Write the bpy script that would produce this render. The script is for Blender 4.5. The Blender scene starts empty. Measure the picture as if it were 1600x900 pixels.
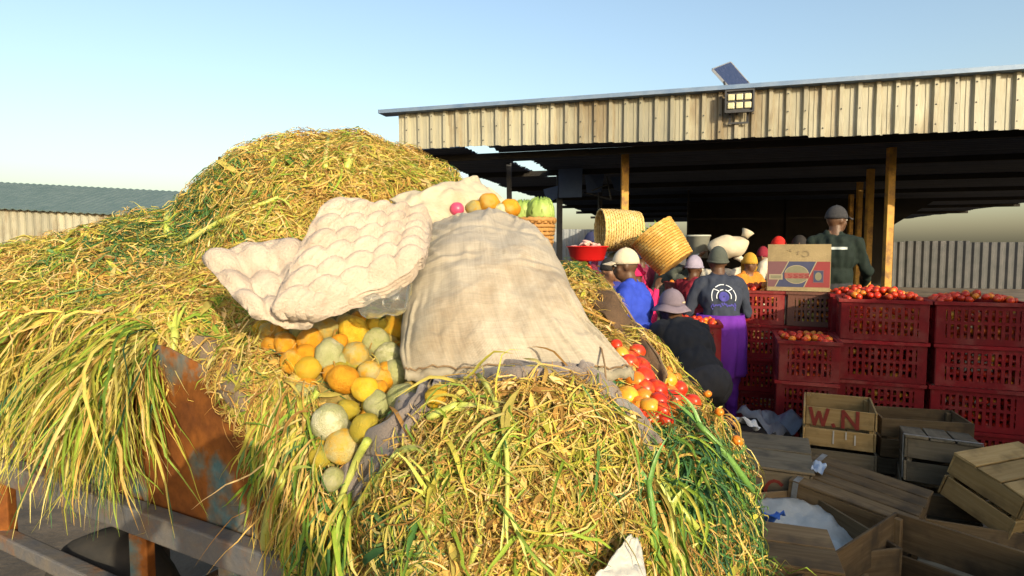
import bpy, bmesh, math, random
import numpy as np
from mathutils import Vector, Matrix, Euler, Quaternion
from mathutils.bvhtree import BVHTree
from mathutils import noise as mnoise

random.seed(7); np.random.seed(7)
RNG = np.random.default_rng(11)
SC = bpy.context.scene
COL = SC.collection

# ------------------------------------------------------------------ camera, sky, sun, exposure
FPX = 942.0                       # focal length in pixels of the 1600 px wide picture
CAM_Z = 1.6
PITCH = math.atan(60.0 / FPX)     # looking slightly down
cam_d = bpy.data.cameras.new('camera'); cam = bpy.data.objects.new('camera', cam_d); COL.objects.link(cam)
cam.location = (0, 0, CAM_Z); cam.rotation_euler = (math.pi / 2 - PITCH, 0, 0)
cam_d.sensor_width = 36.0; cam_d.lens = 36.0 * FPX / 1600.0
cam_d.clip_start = 0.05; cam_d.clip_end = 3000
SC.camera = cam

SUN_AZ = math.radians(25.5)       # the sun stands behind the camera, to its right
SUN_EL = math.radians(17.5)
to_sun = Vector((math.sin(SUN_AZ) * math.cos(SUN_EL), -math.cos(SUN_AZ) * math.cos(SUN_EL), math.sin(SUN_EL)))
world = bpy.data.worlds.new('World'); SC.world = world; world.use_nodes = True
wn = world.node_tree.nodes; wl = world.node_tree.links
bg = wn['Background']
sky = wn.new('ShaderNodeTexSky'); sky.sky_type = 'NISHITA'; sky.sun_disc = False
sky.sun_elevation = SUN_EL; sky.sun_rotation = math.atan2(to_sun.x, to_sun.y)
sky.air_density = 1.25; sky.dust_density = 3.1; sky.ozone_density = 1.4; sky.altitude = 0
wl.new(sky.outputs[0], bg.inputs[0]); bg.inputs[1].default_value = 0.15
sun_d = bpy.data.lights.new('sun', 'SUN'); sun_d.energy = 3.6; sun_d.angle = math.radians(0.5); sun_d.color = (1.0, 0.85, 0.58)
sun = bpy.data.objects.new('sun', sun_d); COL.objects.link(sun); sun.location = to_sun * 40
sun.rotation_euler = (-to_sun).to_track_quat('-Z', 'Y').to_euler()
SC.view_settings.view_transform = 'Standard'; SC.view_settings.look = 'None'
SC.view_settings.exposure = 0.78; SC.view_settings.gamma = 1.0; SC.view_settings.use_curve_mapping = False
SC.cycles.max_bounces = 6; SC.cycles.transparent_max_bounces = 12

def P(px, py, Y):
    """the place at distance Y in front of the camera that the photograph shows at (px, py)"""
    a = (px - 800.0) / FPX; b = (450.0 - py) / FPX
    c, s = math.cos(PITCH), math.sin(PITCH)
    d = Vector((a, c + b * s, -s + b * c)); d *= Y / d.y
    return Vector((0, 0, CAM_Z)) + d
def project(p):
    """world array (n,3) -> pixel coords (n,2)"""
    p = np.asarray(p, float).reshape(-1, 3)
    c, s = math.cos(PITCH), math.sin(PITCH)
    y = p[:, 1]; z = p[:, 2] - CAM_Z
    f = y * c - z * s; u = y * s + z * c
    f = np.where(f < 1e-3, 1e-3, f)
    return np.stack([800 + FPX * p[:, 0] / f, 450 - FPX * u / f], 1)

# ------------------------------------------------------------------ materials
MATS = {}
def srgb(r, g, b):
    f = lambda c: (c / 255 / 12.92) if c / 255 <= 0.04045 else ((c / 255 + 0.055) / 1.055) ** 2.4
    return (f(r), f(g), f(b))
def mat(name, c1, c2=None, scale=6.0, rough=0.7, bump=0.0, bscale=None, metallic=0.0, stretch=(1, 1, 1), c3=None,
        detail=5.0, transl=0.0, spec=0.4, rnd=0.0, lo=0.35, hi=0.65, sheen=0.0):
    """principled surface: colour mixed by object-space noise (c1..c2, patches of c3), relief by a finer noise"""
    if name in MATS: return MATS[name]
    m = bpy.data.materials.new(name); m.use_nodes = True; MATS[name] = m
    n, l = m.node_tree.nodes, m.node_tree.links
    b = n['Principled BSDF']; b.inputs['Roughness'].default_value = rough; b.inputs['Metallic'].default_value = metallic
    b.inputs['Specular IOR Level'].default_value = spec
    tc = n.new('ShaderNodeTexCoord'); mp = n.new('ShaderNodeMapping'); mp.inputs['Scale'].default_value = stretch
    l.new(tc.outputs['Object'], mp.inputs['Vector'])
    oi = n.new('ShaderNodeObjectInfo')
    vec = mp.outputs[0]
    if rnd:
        ad = n.new('ShaderNodeVectorMath'); ad.operation = 'ADD'; sc_ = n.new('ShaderNodeMath'); sc_.operation = 'MULTIPLY'; sc_.inputs[1].default_value = 57.0
        l.new(oi.outputs['Random'], sc_.inputs[0]); l.new(vec, ad.inputs[0]); l.new(sc_.outputs[0], ad.inputs[1]); vec = ad.outputs[0]
    def rgb(c): return (*c, 1)
    out = None
    if c2 is not None:
        nz = n.new('ShaderNodeTexNoise'); nz.inputs['Scale'].default_value = scale; nz.inputs['Detail'].default_value = detail; nz.inputs['Roughness'].default_value = 0.65
        l.new(vec, nz.inputs['Vector'])
        r = n.new('ShaderNodeValToRGB'); r.color_ramp.elements[0].position = lo; r.color_ramp.elements[1].position = hi
        r.color_ramp.elements[0].color = rgb(c1); r.color_ramp.elements[1].color = rgb(c2)
        l.new(nz.outputs['Fac'], r.inputs[0]); out = r.outputs[0]
        if c3 is not None:
            n3 = n.new('ShaderNodeTexNoise'); n3.inputs['Scale'].default_value = scale * 0.45; n3.inputs['Detail'].default_value = 7; n3.inputs['Roughness'].default_value = 0.7
            a3 = n.new('ShaderNodeVectorMath'); a3.operation = 'ADD'; a3.inputs[1].default_value = (13.7, 5.1, 9.3)
            l.new(vec, a3.inputs[0]); l.new(a3.outputs[0], n3.inputs['Vector'])
            r3 = n.new('ShaderNodeValToRGB'); r3.color_ramp.elements[0].position = 0.5; r3.color_ramp.elements[1].position = 0.62
            l.new(n3.outputs['Fac'], r3.inputs[0])
            mx = n.new('ShaderNodeMix'); mx.data_type = 'RGBA'; mx.inputs['B'].default_value = rgb(c3)
            l.new(r3.outputs[0], mx.inputs['Factor']); l.new(out, mx.inputs['A']); out = mx.outputs['Result']
    if rnd:
        hs = n.new('ShaderNodeHueSaturation'); mr = n.new('ShaderNodeMapRange')
        mr.inputs['To Min'].default_value = 1 - rnd; mr.inputs['To Max'].default_value = 1 + rnd
        l.new(oi.outputs['Random'], mr.inputs['Value']); l.new(mr.outputs[0], hs.inputs['Value'])
        if out is None: hs.inputs['Color'].default_value = rgb(c1)
        else: l.new(out, hs.inputs['Color'])
        out = hs.outputs[0]
    if out is None: b.inputs['Base Color'].default_value = rgb(c1)
    else: l.new(out, b.inputs['Base Color'])
    if bump:
        nb = n.new('ShaderNodeTexNoise'); nb.inputs['Scale'].default_value = bscale or scale * 5; nb.inputs['Detail'].default_value = 6
        l.new(vec, nb.inputs['Vector']); bp = n.new('ShaderNodeBump'); bp.inputs['Strength'].default_value = bump; bp.inputs['Distance'].default_value = 0.01
        l.new(nb.outputs['Fac'], bp.inputs['Height']); l.new(bp.outputs[0], b.inputs['Normal'])
    if transl:
        tr = n.new('ShaderNodeBsdfTranslucent'); ms = n.new('ShaderNodeMixShader'); ms.inputs[0].default_value = transl
        if out is None: tr.inputs[0].default_value = rgb(c1)
        else: l.new(out, tr.inputs[0])
        l.new(b.outputs[0], ms.inputs[1]); l.new(tr.outputs[0], ms.inputs[2]); l.new(ms.outputs[0], n['Material Output'].inputs[0])
    if sheen: b.inputs['Sheen Weight'].default_value = sheen
    return m
def attr_mat(name, transl=0.25, rough=0.5, scale=60):
    """colour of each leaf from the mesh's own colour attribute, with fine streaks"""
    m = bpy.data.materials.new(name); m.use_nodes = True; MATS[name] = m
    n, l = m.node_tree.nodes, m.node_tree.links; b = n['Principled BSDF']; b.inputs['Roughness'].default_value = rough; b.inputs['Specular IOR Level'].default_value = 0.12
    at = n.new('ShaderNodeAttribute'); at.attribute_name = 'Col'
    nz = n.new('ShaderNodeTexNoise'); nz.inputs['Scale'].default_value = scale; nz.inputs['Detail'].default_value = 4
    tc = n.new('ShaderNodeTexCoord'); l.new(tc.outputs['Object'], nz.inputs['Vector'])
    mr = n.new('ShaderNodeMapRange'); mr.inputs['To Min'].default_value = 0.65; mr.inputs['To Max'].default_value = 1.3
    l.new(nz.outputs['Fac'], mr.inputs['Value'])
    hs = n.new('ShaderNodeHueSaturation'); l.new(at.outputs['Color'], hs.inputs['Color']); l.new(mr.outputs[0], hs.inputs['Value'])
    l.new(hs.outputs[0], b.inputs['Base Color'])
    tr = n.new('ShaderNodeBsdfTranslucent'); l.new(hs.outputs[0], tr.inputs[0])
    ms = n.new('ShaderNodeMixShader'); ms.inputs[0].default_value = transl
    l.new(b.outputs[0], ms.inputs[1]); l.new(tr.outputs[0], ms.inputs[2]); l.new(ms.outputs[0], n['Material Output'].inputs[0])
    return m

# ------------------------------------------------------------------ mesh helpers
class MB:
    """collects shapes and links them as ONE mesh object"""
    def __init__(s): s.v = []; s.f = []; s.mi = []
    def add(s, verts, faces, mi=0):
        o = len(s.v); s.v.extend([tuple(v) for v in verts]); s.f.extend([tuple(i + o for i in f) for f in faces]); s.mi.extend([mi] * len(faces)); return s
    def box(s, c, size, rot=None, mi=0, taper=None):
        hx, hy, hz = size[0] / 2, size[1] / 2, size[2] / 2
        vs = [Vector((x * hx, y * hy, z * hz)) for z in (-1, 1) for y in (-1, 1) for x in (-1, 1)]
        if taper:
            for v in vs:
                if v.z > 0: v.x *= taper; v.y *= taper
        if rot is not None: vs = [rot @ v for v in vs]
        c = Vector(c); vs = [v + c for v in vs]
        return s.add(vs, [(0, 2, 3, 1), (4, 5, 7, 6), (0, 1, 5, 4), (2, 6, 7, 3), (0, 4, 6, 2), (1, 3, 7, 5)], mi)
    def bar(s, a, b, w, h, up=Vector((0, 0, 1)), mi=0):
        a, b = Vector(a), Vector(b); d = (b - a); L = d.length; d.normalize()
        x = d.cross(up)
        if x.length < 1e-4: x = d.cross(Vector((1, 0, 0)))
        x.normalize(); z = x.cross(d).normalized()
        R = Matrix((x, d, z)).transposed()
        return s.box((a + b) / 2, (w, L, h), R, mi)
    def tube(s, pts, rad, n=8, cap=True, mi=0):
        pts = [Vector(p) for p in pts]
        if not hasattr(rad, '__len__'): rad = [rad] * len(pts)
        rings = []; prev = None
        for i, p in enumerate(pts):
            d = (pts[min(i + 1, len(pts) - 1)] - pts[max(i - 1, 0)]).normalized()
            if prev is None:
                x = d.orthogonal().normalized()
            else:
                x = (prev - d * prev.dot(d)).normalized()
            prev = x; y = d.cross(x)
            rings.append([p + (x * math.cos(2 * math.pi * k / n) + y * math.sin(2 * math.pi * k / n)) * rad[i] for k in range(n)])
        v = [q for r in rings for q in r]
        f = [(i * n + k, i * n + (k + 1) % n, (i + 1) * n + (k + 1) % n, (i + 1) * n + k) for i in range(len(pts) - 1) for k in range(n)]
        if cap: f += [tuple(reversed(range(n))), tuple(range((len(pts) - 1) * n, len(pts) * n))]
        return s.add(v, f, mi)
    def lathe(s, prof, n=24, M=None, mi=0, rmod=None):
        v = []; 
        for (r, z) in prof:
            for k in range(n):
                a = 2 * math.pi * k / n; rr = r * (rmod(a, z) if rmod else 1)
                p = Vector((rr * math.cos(a), rr * math.sin(a), z)); v.append(M @ p if M else p)
        f = [(i * n + k, i * n + (k + 1) % n, (i + 1) * n + (k + 1) % n, (i + 1) * n + k) for i in range(len(prof) - 1) for k in range(n)]
        return s.add(v, f, mi)
    def ell(s, c, r, n=12, m=8, R=None, mi=0):
        v = [Vector((0, 0, -1))]
        for i in range(1, m):
            t = math.pi * i / m - math.pi / 2
            for k in range(n): v.append(Vector((math.cos(t) * math.cos(2 * math.pi * k / n), math.cos(t) * math.sin(2 * math.pi * k / n), math.sin(t))))
        v.append(Vector((0, 0, 1)))
        f = [(0, 1 + (k + 1) % n, 1 + k) for k in range(n)]
        for i in range(m - 2):
            for k in range(n): f.append((1 + i * n + k, 1 + i * n + (k + 1) % n, 1 + (i + 1) * n + (k + 1) % n, 1 + (i + 1) * n + k))
        b = 1 + (m - 2) * n; t = len(v) - 1
        f += [(b + k, b + (k + 1) % n, t) for k in range(n)]
        c = Vector(c); vv = [Vector((p.x * r[0], p.y * r[1], p.z * r[2])) for p in v]
        if R is not None: vv = [R @ p for p in vv]
        return s.add([p + c for p in vv], f, mi)
    def grid(s, fn, nu, nv, mi=0, close_u=False):
        v = [fn(i / nu, j / nv) for j in range(nv + 1) for i in range(nu + 1)]
        f = [(j * (nu + 1) + i, j * (nu + 1) + i + 1, (j + 1) * (nu + 1) + i + 1, (j + 1) * (nu + 1) + i) for j in range(nv) for i in range(nu)]
        return s.add(v, f, mi)
    def prism(s, poly, z0, z1, M=None, mi=0):
        n = len(poly); v = [Vector((x, y, z)) for z in (z0, z1) for (x, y) in poly]
        if M: v = [M @ p for p in v]
        f = [tuple(reversed(range(n))), tuple(range(n, 2 * n))] + [(k, (k + 1) % n, n + (k + 1) % n, n + k) for k in range(n)]
        return s.add(v, f, mi)
    def mesh(s, name, mats, smooth=False):
        me = bpy.data.meshes.new(name); me.from_pydata(s.v, [], s.f)
        mats = mats if isinstance(mats, (list, tuple)) else [mats]
        for m in mats: me.materials.append(m)
        if len(mats) > 1: me.polygons.foreach_set('material_index', s.mi)
        if smooth: me.polygons.foreach_set('use_smooth', [True] * len(me.polygons))
        me.update(); return me
    def build(s, name, mats, parent=None, smooth=False, loc=None, rot=None):
        return link(name, s.mesh(name, mats, smooth), parent, loc, rot)
def link(name, me, parent=None, loc=None, rot=None):
    o = bpy.data.objects.new(name, me); COL.objects.link(o)
    if parent is not None: o.parent = parent
    if loc is not None: o.location = loc
    if rot is not None: o.rotation_euler = rot
    return o
def tag(o, label=None, cat=None, group=None, kind=None):
    if label: o['label'] = label
    if cat: o['category'] = cat
    if group: o['group'] = group
    if kind: o['kind'] = kind
    return o
def thing(name, label, cat, loc=(0, 0, 0), rot=(0, 0, 0), group=None):
    o = bpy.data.objects.new(name, None); COL.objects.link(o); o.location = loc; o.rotation_euler = rot; o.empty_display_size = 0.1
    return tag(o, label, cat, group)
def bevel(o, w=0.004, seg=2):
    m = o.modifiers.new('bevel', 'BEVEL'); m.width = w; m.segments = seg; m.limit_method = 'ANGLE'; return o
def solid(o, t):
    m = o.modifiers.new('thickness', 'SOLIDIFY'); m.thickness = t; m.offset = 0; return o
def baked(o):
    """replace modifiers by their result"""
    dg = bpy.context.evaluated_depsgraph_get(); me = bpy.data.meshes.new_from_object(o.evaluated_get(dg)); old = o.data; o.modifiers.clear(); o.data = me; return o
def remeshed(mb, name, mats, voxel, smooth_it=6, fac=0.5):
    o = mb.build(name, mats)
    r = o.modifiers.new('r', 'REMESH'); r.mode = 'VOXEL'; r.voxel_size = voxel; r.use_smooth_shade = True
    s = o.modifiers.new('s', 'SMOOTH'); s.iterations = smooth_it; s.factor = fac
    return baked(o)
def nz(p, s=1.0): return mnoise.noise(Vector(p) * s)
def lerp(a, b, t): return a + (b - a) * t
def ribbon_strokes(mb, strokes, w, M, mi=0):
    """flat painted strokes: list of polylines in local xy, M maps (x,y,0) to the surface"""
    ep = 0.0
    for st in strokes:
        ep += 0.00015
        pts = [Vector((x, y, 0)) for x, y in st]
        for a, b in zip(pts[:-1], pts[1:]):
            d = (b - a).normalized(); ep += 0.00015; q = Vector((-d.y, d.x, 0)) * w / 2; e = d * w * 0.3; a = Vector((a.x, a.y, ep)); b = Vector((b.x, b.y, ep))
            mb.add([M @ (a - q - e), M @ (b - q + e), M @ (b + q + e), M @ (a + q - e)], [(0, 1, 2, 3)], mi)
HEAP = [
 ((-0.76, 2.72, 1.30), (0.80, 0.75, 0.79)),   # back mound
 ((-1.40, 2.45, 1.10), (0.60, 0.7, 0.60)),    # its left shoulder
 ((-1.95, 2.75, 1.05), (0.7, 0.7, 0.58)),
 ((-1.05, 2.06, 1.06), (0.52, 0.48, 0.46)),   # left front
 ((-1.6, 2.3, 1.05), (0.5, 0.5, 0.45)),
 ((-0.47, 1.80, 0.99), (0.42, 0.5, 0.48)),    # under the fruit
 ((0.00, 1.37, 0.97), (0.33, 0.36, 0.36)),    # front lump
 ((0.02, 1.42, 0.68), (0.42, 0.38, 0.45)),
 ((0.05, 1.95, 0.98), (0.55, 0.60, 0.42)),    # under the sack
 ((0.20, 2.30, 1.12), (0.22, 0.5, 0.42)),     # right behind the sack
 ((0.36, 1.62, 0.86), (0.25, 0.42, 0.36)),    # tomatoes
 ((0.34, 1.50, 0.64), (0.22, 0.36, 0.36)),
]
# ------------------------------------------------------------------ ground
m_dirt = mat('dirt', (0.09, 0.07, 0.05), (0.2, 0.155, 0.11), 1.3, 0.95, 0.8, 30, c3=(0.06, 0.05, 0.04))
def gfn(u, v):
    x = (u - 0.5); y = (v - 0.5)
    x = math.copysign(abs(2 * x) ** 3, x) * 900; y = math.copysign(abs(2 * y) ** 3, y) * 900 + 4
    r = math.hypot(x, y - 4); k = 0.02 if r < 40 else 0
    return (x, y, k * nz((x * 1.7, y * 1.7, 0)) - 0.01)
g = MB().grid(gfn, 140, 140).build('ground', m_dirt, smooth=True); tag(g, kind='structure')

# ------------------------------------------------------------------ market shed with corrugated fascia
UV = Vector((0.961, -0.275, 0)).normalized(); VV = Vector((0.275, 0.961, 0)).normalized(); F0 = Vector((-1.6, 8.72, 0))
def S(u, v, z): return F0 + UV * u + VV * v + Vector((0, 0, z))
m_fasc = mat('fascia_paint', (0.305, 0.29, 0.215), (0.235, 0.23, 0.185), 3.0, 0.5, 0.25, 40, stretch=(1, 1, 0.25), c3=(0.19, 0.155, 0.10), rnd=0.18)
m_flash = mat('blue_flashing', (0.10, 0.16, 0.27), (0.16, 0.22, 0.32), 5, 0.5, metallic=0.2)
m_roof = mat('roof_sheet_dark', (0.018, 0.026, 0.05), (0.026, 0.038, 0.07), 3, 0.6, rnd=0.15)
m_steel_dark = mat('dark_steel', (0.018, 0.021, 0.03), (0.035, 0.036, 0.042), 9, 0.6)
m_yellow = mat('yellow_post_paint', (0.55, 0.30, 0.04), (0.40, 0.20, 0.035), 9, 0.6, 0.3, 60, c3=(0.22, 0.11, 0.03))
m_black = mat('interior_shade_black', (0.012, 0.011, 0.010), (0.02, 0.017, 0.014), 2, 0.9)  # near-black colour stands in for the deep shade inside the shed
shed = thing('market_shed', 'long open market shed with corrugated tan fascia and dark roof underside', 'shed', S(6, 0, 0))
inv = Matrix.Translation(-shed.location)
def ch(mb, name, m, smooth=False, parent=None):
    mb.v = [tuple(inv @ Vector(v)) for v in mb.v]
    return mb.build(name, m, parent or shed, smooth)
# fascia: trapezoidal sheets side by side
PITCH_R, NR = 0.19, 4
sheetw = PITCH_R * NR
def zb(u): return 3.035 - 0.0185 * u
k = 0; u0 = 0.0
while u0 < 13.2:
    du = random.uniform(-0.004, 0.004); dz = random.uniform(-0.015, 0.01); lean = random.uniform(-0.012, 0.012); off = 0.003 * (k % 2)
    prof = []
    for r in range(NR):
        b = r * PITCH_R
        prof += [(b, 0), (b + 0.045, 0), (b + 0.05, -0.007), (b + 0.06, -0.007), (b + 0.065, 0), (b + 0.105, 0), (b + 0.122, -0.042), (b + 0.162, -0.042), (b + 0.179, 0)]
    prof.append((sheetw + 0.012, 0))
    # swage lines in the pans
    pr2 = []
    for (a, d) in prof: pr2.append((a, d))
    mb = MB(); vv = []
    for (a, d) in pr2:
        for t in (0, 0.33, 0.66, 1):
            u = u0 + a + du; z = lerp(zb(u) + dz, 3.52, t); w = 0.012 * nz((u * 3, z * 4, 1.0))
            vv.append(S(u, d - off + lean * (1 - t) + w - 0.03, z))
    n = len(pr2)
    mb.add(vv, [(i * 4 + j, (i + 1) * 4 + j, (i + 1) * 4 + j + 1, i * 4 + j + 1) for i in range(n - 1) for j in range(3)])
    o = ch(mb, 'fascia_sheet', m_fasc); solid(o, 0.0015)
    # fixing screws
    sb = MB()
    for r in range(NR):
        for zz in (0.14, 0.5, 0.86):
            if random.random() < 0.55:
                u = u0 + r * PITCH_R + 0.14; sb.ell(S(u, -0.042 - off - 0.035, lerp(zb(u), 3.52, zz)), (0.009, 0.009, 0.009), 6, 4)
    if sb.v:
        sb.v = [tuple(inv @ Vector(v)) for v in sb.v]; q = sb.build('screws', m_steel_dark, o); q['kind'] = 'stuff'
    u0 += sheetw; k += 1
UEND = u0
# flashing along the roof edge
mb = MB(); mb.bar(S(-0.25, -0.05, 3.54), S(UEND + 0.1, -0.05, 3.54), 0.24, 0.05); ch(mb, 'roof_flashing', m_flash)
# the lower, visible ceiling sheets : strips whose ribs run along the fascia, their wavy ends show on the left
def roof_strip(ua, ub, va, vb, z, rag=0.0):
    nvv = max(6, int((vb - va) / 0.02)); mb = MB(); vs = []
    jit = [rag * nz((va * 3 + j * 0.35, ua, 4.2)) for j in range(nvv + 1)]
    for j in range(nvv + 1):
        v = va + (vb - va) * j / nvv; zz = z + 0.016 * math.sin(v * 2 * math.pi / 0.15)
        us = [ua + jit[j], (ua + ub) / 2, ub + jit[j]]
        for u in us: vs.append(S(u, v, zz + 0.02 * nz((u * .7, v * .7, 2))))
    f = [(j * 3 + i, j * 3 + i + 1, (j + 1) * 3 + i + 1, (j + 1) * 3 + i) for j in range(nvv) for i in range(2)]
    mb.add(vs, f); o = ch(mb, 'roof_sheet', m_roof); solid(o, 0.002)
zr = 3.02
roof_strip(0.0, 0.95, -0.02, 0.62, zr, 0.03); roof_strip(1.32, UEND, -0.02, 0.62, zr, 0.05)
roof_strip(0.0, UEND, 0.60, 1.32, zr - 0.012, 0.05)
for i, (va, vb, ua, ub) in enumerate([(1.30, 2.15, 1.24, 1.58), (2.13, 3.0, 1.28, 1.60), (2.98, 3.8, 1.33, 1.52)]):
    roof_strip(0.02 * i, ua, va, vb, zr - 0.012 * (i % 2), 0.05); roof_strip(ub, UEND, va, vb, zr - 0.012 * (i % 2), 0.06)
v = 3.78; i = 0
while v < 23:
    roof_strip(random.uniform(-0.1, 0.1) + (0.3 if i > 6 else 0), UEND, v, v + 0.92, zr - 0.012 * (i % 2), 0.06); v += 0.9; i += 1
# hanging loose sheets and a bent bracket at the left end
def hang(pts, th=0.004):
    mb = MB(); n = len(pts); mb.add(pts, [tuple(range(n))]); o = ch(mb, 'loose_sheet', m_loose); solid(o, th)
m_loose = mat('loose_blue_sheet', (0.04, 0.065, 0.135), (0.055, 0.085, 0.16), 4, 0.6)
hang([P(872, 236, 10.6), P(911, 240, 10.4), P(909, 308, 10.4), P(873, 309, 10.6)])
hang([P(849, 296, 10.9), P(872, 290, 10.7), P(871, 309, 10.7), P(855, 319, 10.8)])
hang([P(912, 262, 11.4), P(945, 268, 11.2), P(940, 300, 11.2), P(917, 302, 11.4)])
hang([P(948, 262, 11.9), P(985, 270, 11.7), P(984, 302, 11.7), P(960, 296, 11.8)])
mb = MB()
mb.bar(P(913, 301, 10.9), P(955, 312, 10.7), 0.03, 0.03); mb.bar(P(955, 312, 10.7), P(948, 275, 10.7), 0.025, 0.025); mb.bar(P(925, 298, 10.8), P(950, 288, 10.7), 0.02, 0.02)
ch(mb, 'hanging_bracket', m_steel_dark)
def post(px, Y, w, m, z1=3.0, name='post', leanx=0.0):
    b = P(px, 390, Y); mb = MB(); mb.bar((b.x + leanx, b.y, 0), (b.x, b.y, z1), w, w * 0.8, Vector((0, 1, 0)))
    o = ch(mb, name, m); bevel(o, 0.006); return o
post(795, 9.9, 0.085, m_steel_dark, leanx=0.05); post(874, 10.8, 0.10, m_steel_dark); post(937, 13.0, 0.085, m_steel_dark)
post(975, 9.0, 0.105, m_yellow)
for px, Y, w in ((1387, 8.4, 0.10), (1356, 10.6, 0.105), (1340, 12.6, 0.10), (1327, 14.8, 0.10)): post(px, Y, w, m_yellow)
# purlins and a main beam under the sheets
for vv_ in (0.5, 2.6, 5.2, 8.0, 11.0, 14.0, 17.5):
    mb = MB(); mb.bar(S(0.1, vv_, 2.95), S(UEND, vv_, 2.95), 0.06, 0.09); ch(mb, 'purlin', m_black)  # coloured black so the shaded interior stays dark
# back of the shed: added black boards stand in for deep shade, open at both ends
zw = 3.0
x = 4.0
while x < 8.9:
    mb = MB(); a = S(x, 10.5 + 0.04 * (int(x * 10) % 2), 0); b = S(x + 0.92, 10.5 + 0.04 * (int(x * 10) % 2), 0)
    mb.bar(a + Vector((0, 0, zw / 2)), b + Vector((0, 0, zw / 2)), 0.03, zw); ch(mb, 'back_shade_board', m_black); x += 0.88
# added black partition that deepens the shade inside, from the roof down
mb = MB(); mb.bar(S(4.0, 7.0, 1.75), S(4.0, 10.4, 1.75), 0.04, 2.5); ch(mb, 'side_shade_board', m_black)
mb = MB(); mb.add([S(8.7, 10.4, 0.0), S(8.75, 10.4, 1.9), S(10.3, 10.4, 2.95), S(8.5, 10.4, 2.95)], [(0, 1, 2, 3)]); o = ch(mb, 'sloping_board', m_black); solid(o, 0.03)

# solar floodlight and its panel on the roof edge
m_panel = mat('solar_cells', (0.015, 0.025, 0.07), (0.03, 0.04, 0.09), 30, 0.25, spec=0.6)
m_alu = mat('grey_aluminium', (0.30, 0.31, 0.33), None, rough=0.45, metallic=0.6)
m_lens = mat('floodlight_lens', (0.50, 0.47, 0.30), (0.4, 0.38, 0.25), 20, 0.25)
A, B, C, D = P(1114, 108, 7.65), P(1142, 97, 7.95), P(1177, 137, 7.85), P(1146, 143, 7.55)
cen = (A + B + C + D) / 4
pan = thing('solar_panel', 'small dark solar panel tilted above the roof edge over the floodlight', 'solar panel', cen)
nrm = (B - A).cross(D - A).normalized()
def pl(*pts): return [tuple(Vector(p) - cen) for p in pts]
mb = MB(); mb.add(pl(A, B, C, D) + pl(A + nrm * .02, B + nrm * .02, C + nrm * .02, D + nrm * .02), [(0, 1, 2, 3), (7, 6, 5, 4), (0, 4, 5, 1), (1, 5, 6, 2), (2, 6, 7, 3), (3, 7, 4, 0)]); mb.build('panel', m_panel, pan)
mb = MB()
for a, b in ((A, B), (B, C), (C, D), (D, A)): mb.bar(*pl(a + nrm * .01, b + nrm * .01), 0.016, 0.03)
mb.build('panel_frame', m_alu, pan)
for q in (A.lerp(D, .55), B.lerp(C, .75)):
    mb = MB(); e = Vector((q.x + 0.02, q.y - 0.03, 3.5)); mb.bar(*pl(q, e), 0.018, 0.018); mb.build('strut', m_steel_dark, pan)
fl = thing('floodlight', 'square black floodlight with six lenses fixed to the fascia', 'floodlight', S(4.53, -0.19, 3.36))
fr = Matrix((UV, VV, Vector((0, 0, 1)))).transposed().to_4x4()
fl.rotation_euler = fr.to_euler()
mb = MB(); mb.box((0, 0.03, 0), (0.32, 0.05, 0.26)); o = mb.build('housing', m_steel_dark, fl); bevel(o, 0.008)
mb = MB()
for xx in (-0.155, 0.155): mb.box((xx, -0.008, 0), (0.02, 0.035, 0.262))
for zz in (-0.125, 0.125): mb.box((0, -0.008, zz), (0.30, 0.034, 0.02))
mb.build('bezel', m_steel_dark, fl)
for i in range(3):
    for j in range(2):
        mb = MB(); mb.box(((i - 1) * 0.094, -0.005, (j - 0.5) * 0.098), (0.078, 0.02, 0.074)); o = mb.build('lens', m_lens, fl); bevel(o, 0.01, 3)
mb = MB(); mb.bar((-0.1, 0.06, -0.12), (-0.1, 0.1, -0.24), 0.025, 0.012); mb.bar((0.1, 0.06, -0.12), (0.1, 0.1, -0.24), 0.025, 0.012); mb.bar((-0.12, 0.10, -0.235), (0.12, 0.10, -0.235), 0.02, 0.02); mb.build('bracket', m_steel_dark, fl)

# ------------------------------------------------------------------ far things
m_fence = mat('far_fence_sheet', (0.16, 0.18, 0.2), (0.22, 0.23, 0.24), 2, 0.7, rnd=0.1)
m_fence_d = mat('far_fence_dark', (0.05, 0.06, 0.07), None, rough=0.8)
m_farwall = mat('far_pale_wall', (0.45, 0.45, 0.47), (0.52, 0.52, 0.53), 0.6, 0.9)
def ribbed_wall(name, label, a, b, h, m, base, group=None, pitch=0.3):
    a, b = Vector(a), Vector(b); L = (b - a).length; d = (b - a).normalized(); t = thing(name, label, 'fence', a)
    nrm_ = Vector((d.y, -d.x, 0)); n = int(L / 2.4)
    for i in range(n):
        vs = []; m_ = int(2.4 / pitch) * 4
        for j in range(m_ + 1):
            w = 2.4 * j / m_; o_ = [0, 0, 0.07, 0.07][j % 4]
            p = d * (i * 2.4 + w) + nrm_ * o_; hh = h + 0.03 * ((i * 7) % 3)
            vs += [(p.x, p.y, base), (p.x, p.y, hh)]
        mb = MB(); mb.add(vs, [(2 * j, 2 * j + 2, 2 * j + 3, 2 * j + 1) for j in range(m_)]); o = mb.build('fence_sheet', m, t); solid(o, 0.01)
        mb = MB(); p = d * (i * 2.4); mb.box((p.x - nrm_.x * .05, p.y - nrm_.y * .05, h / 2), (0.08, 0.08, h)); mb.build('fence_post', m_fence_d, t)
    mb = MB(); mb.bar(tuple(Vector((0, 0, h * 0.62)) - nrm_ * 0.06), tuple(d * L + Vector((0, 0, h * 0.62)) - nrm_ * 0.06), 0.06, 0.1); mb.build('rail', m_fence_d, t)
    return t
ribbed_wall('sheet_fence', 'grey corrugated sheet fence far behind the open left end of the shed', (-3, 27.5, 0), (7.5, 29.5, 0), 2.5, m_fence, 0.0)
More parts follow.
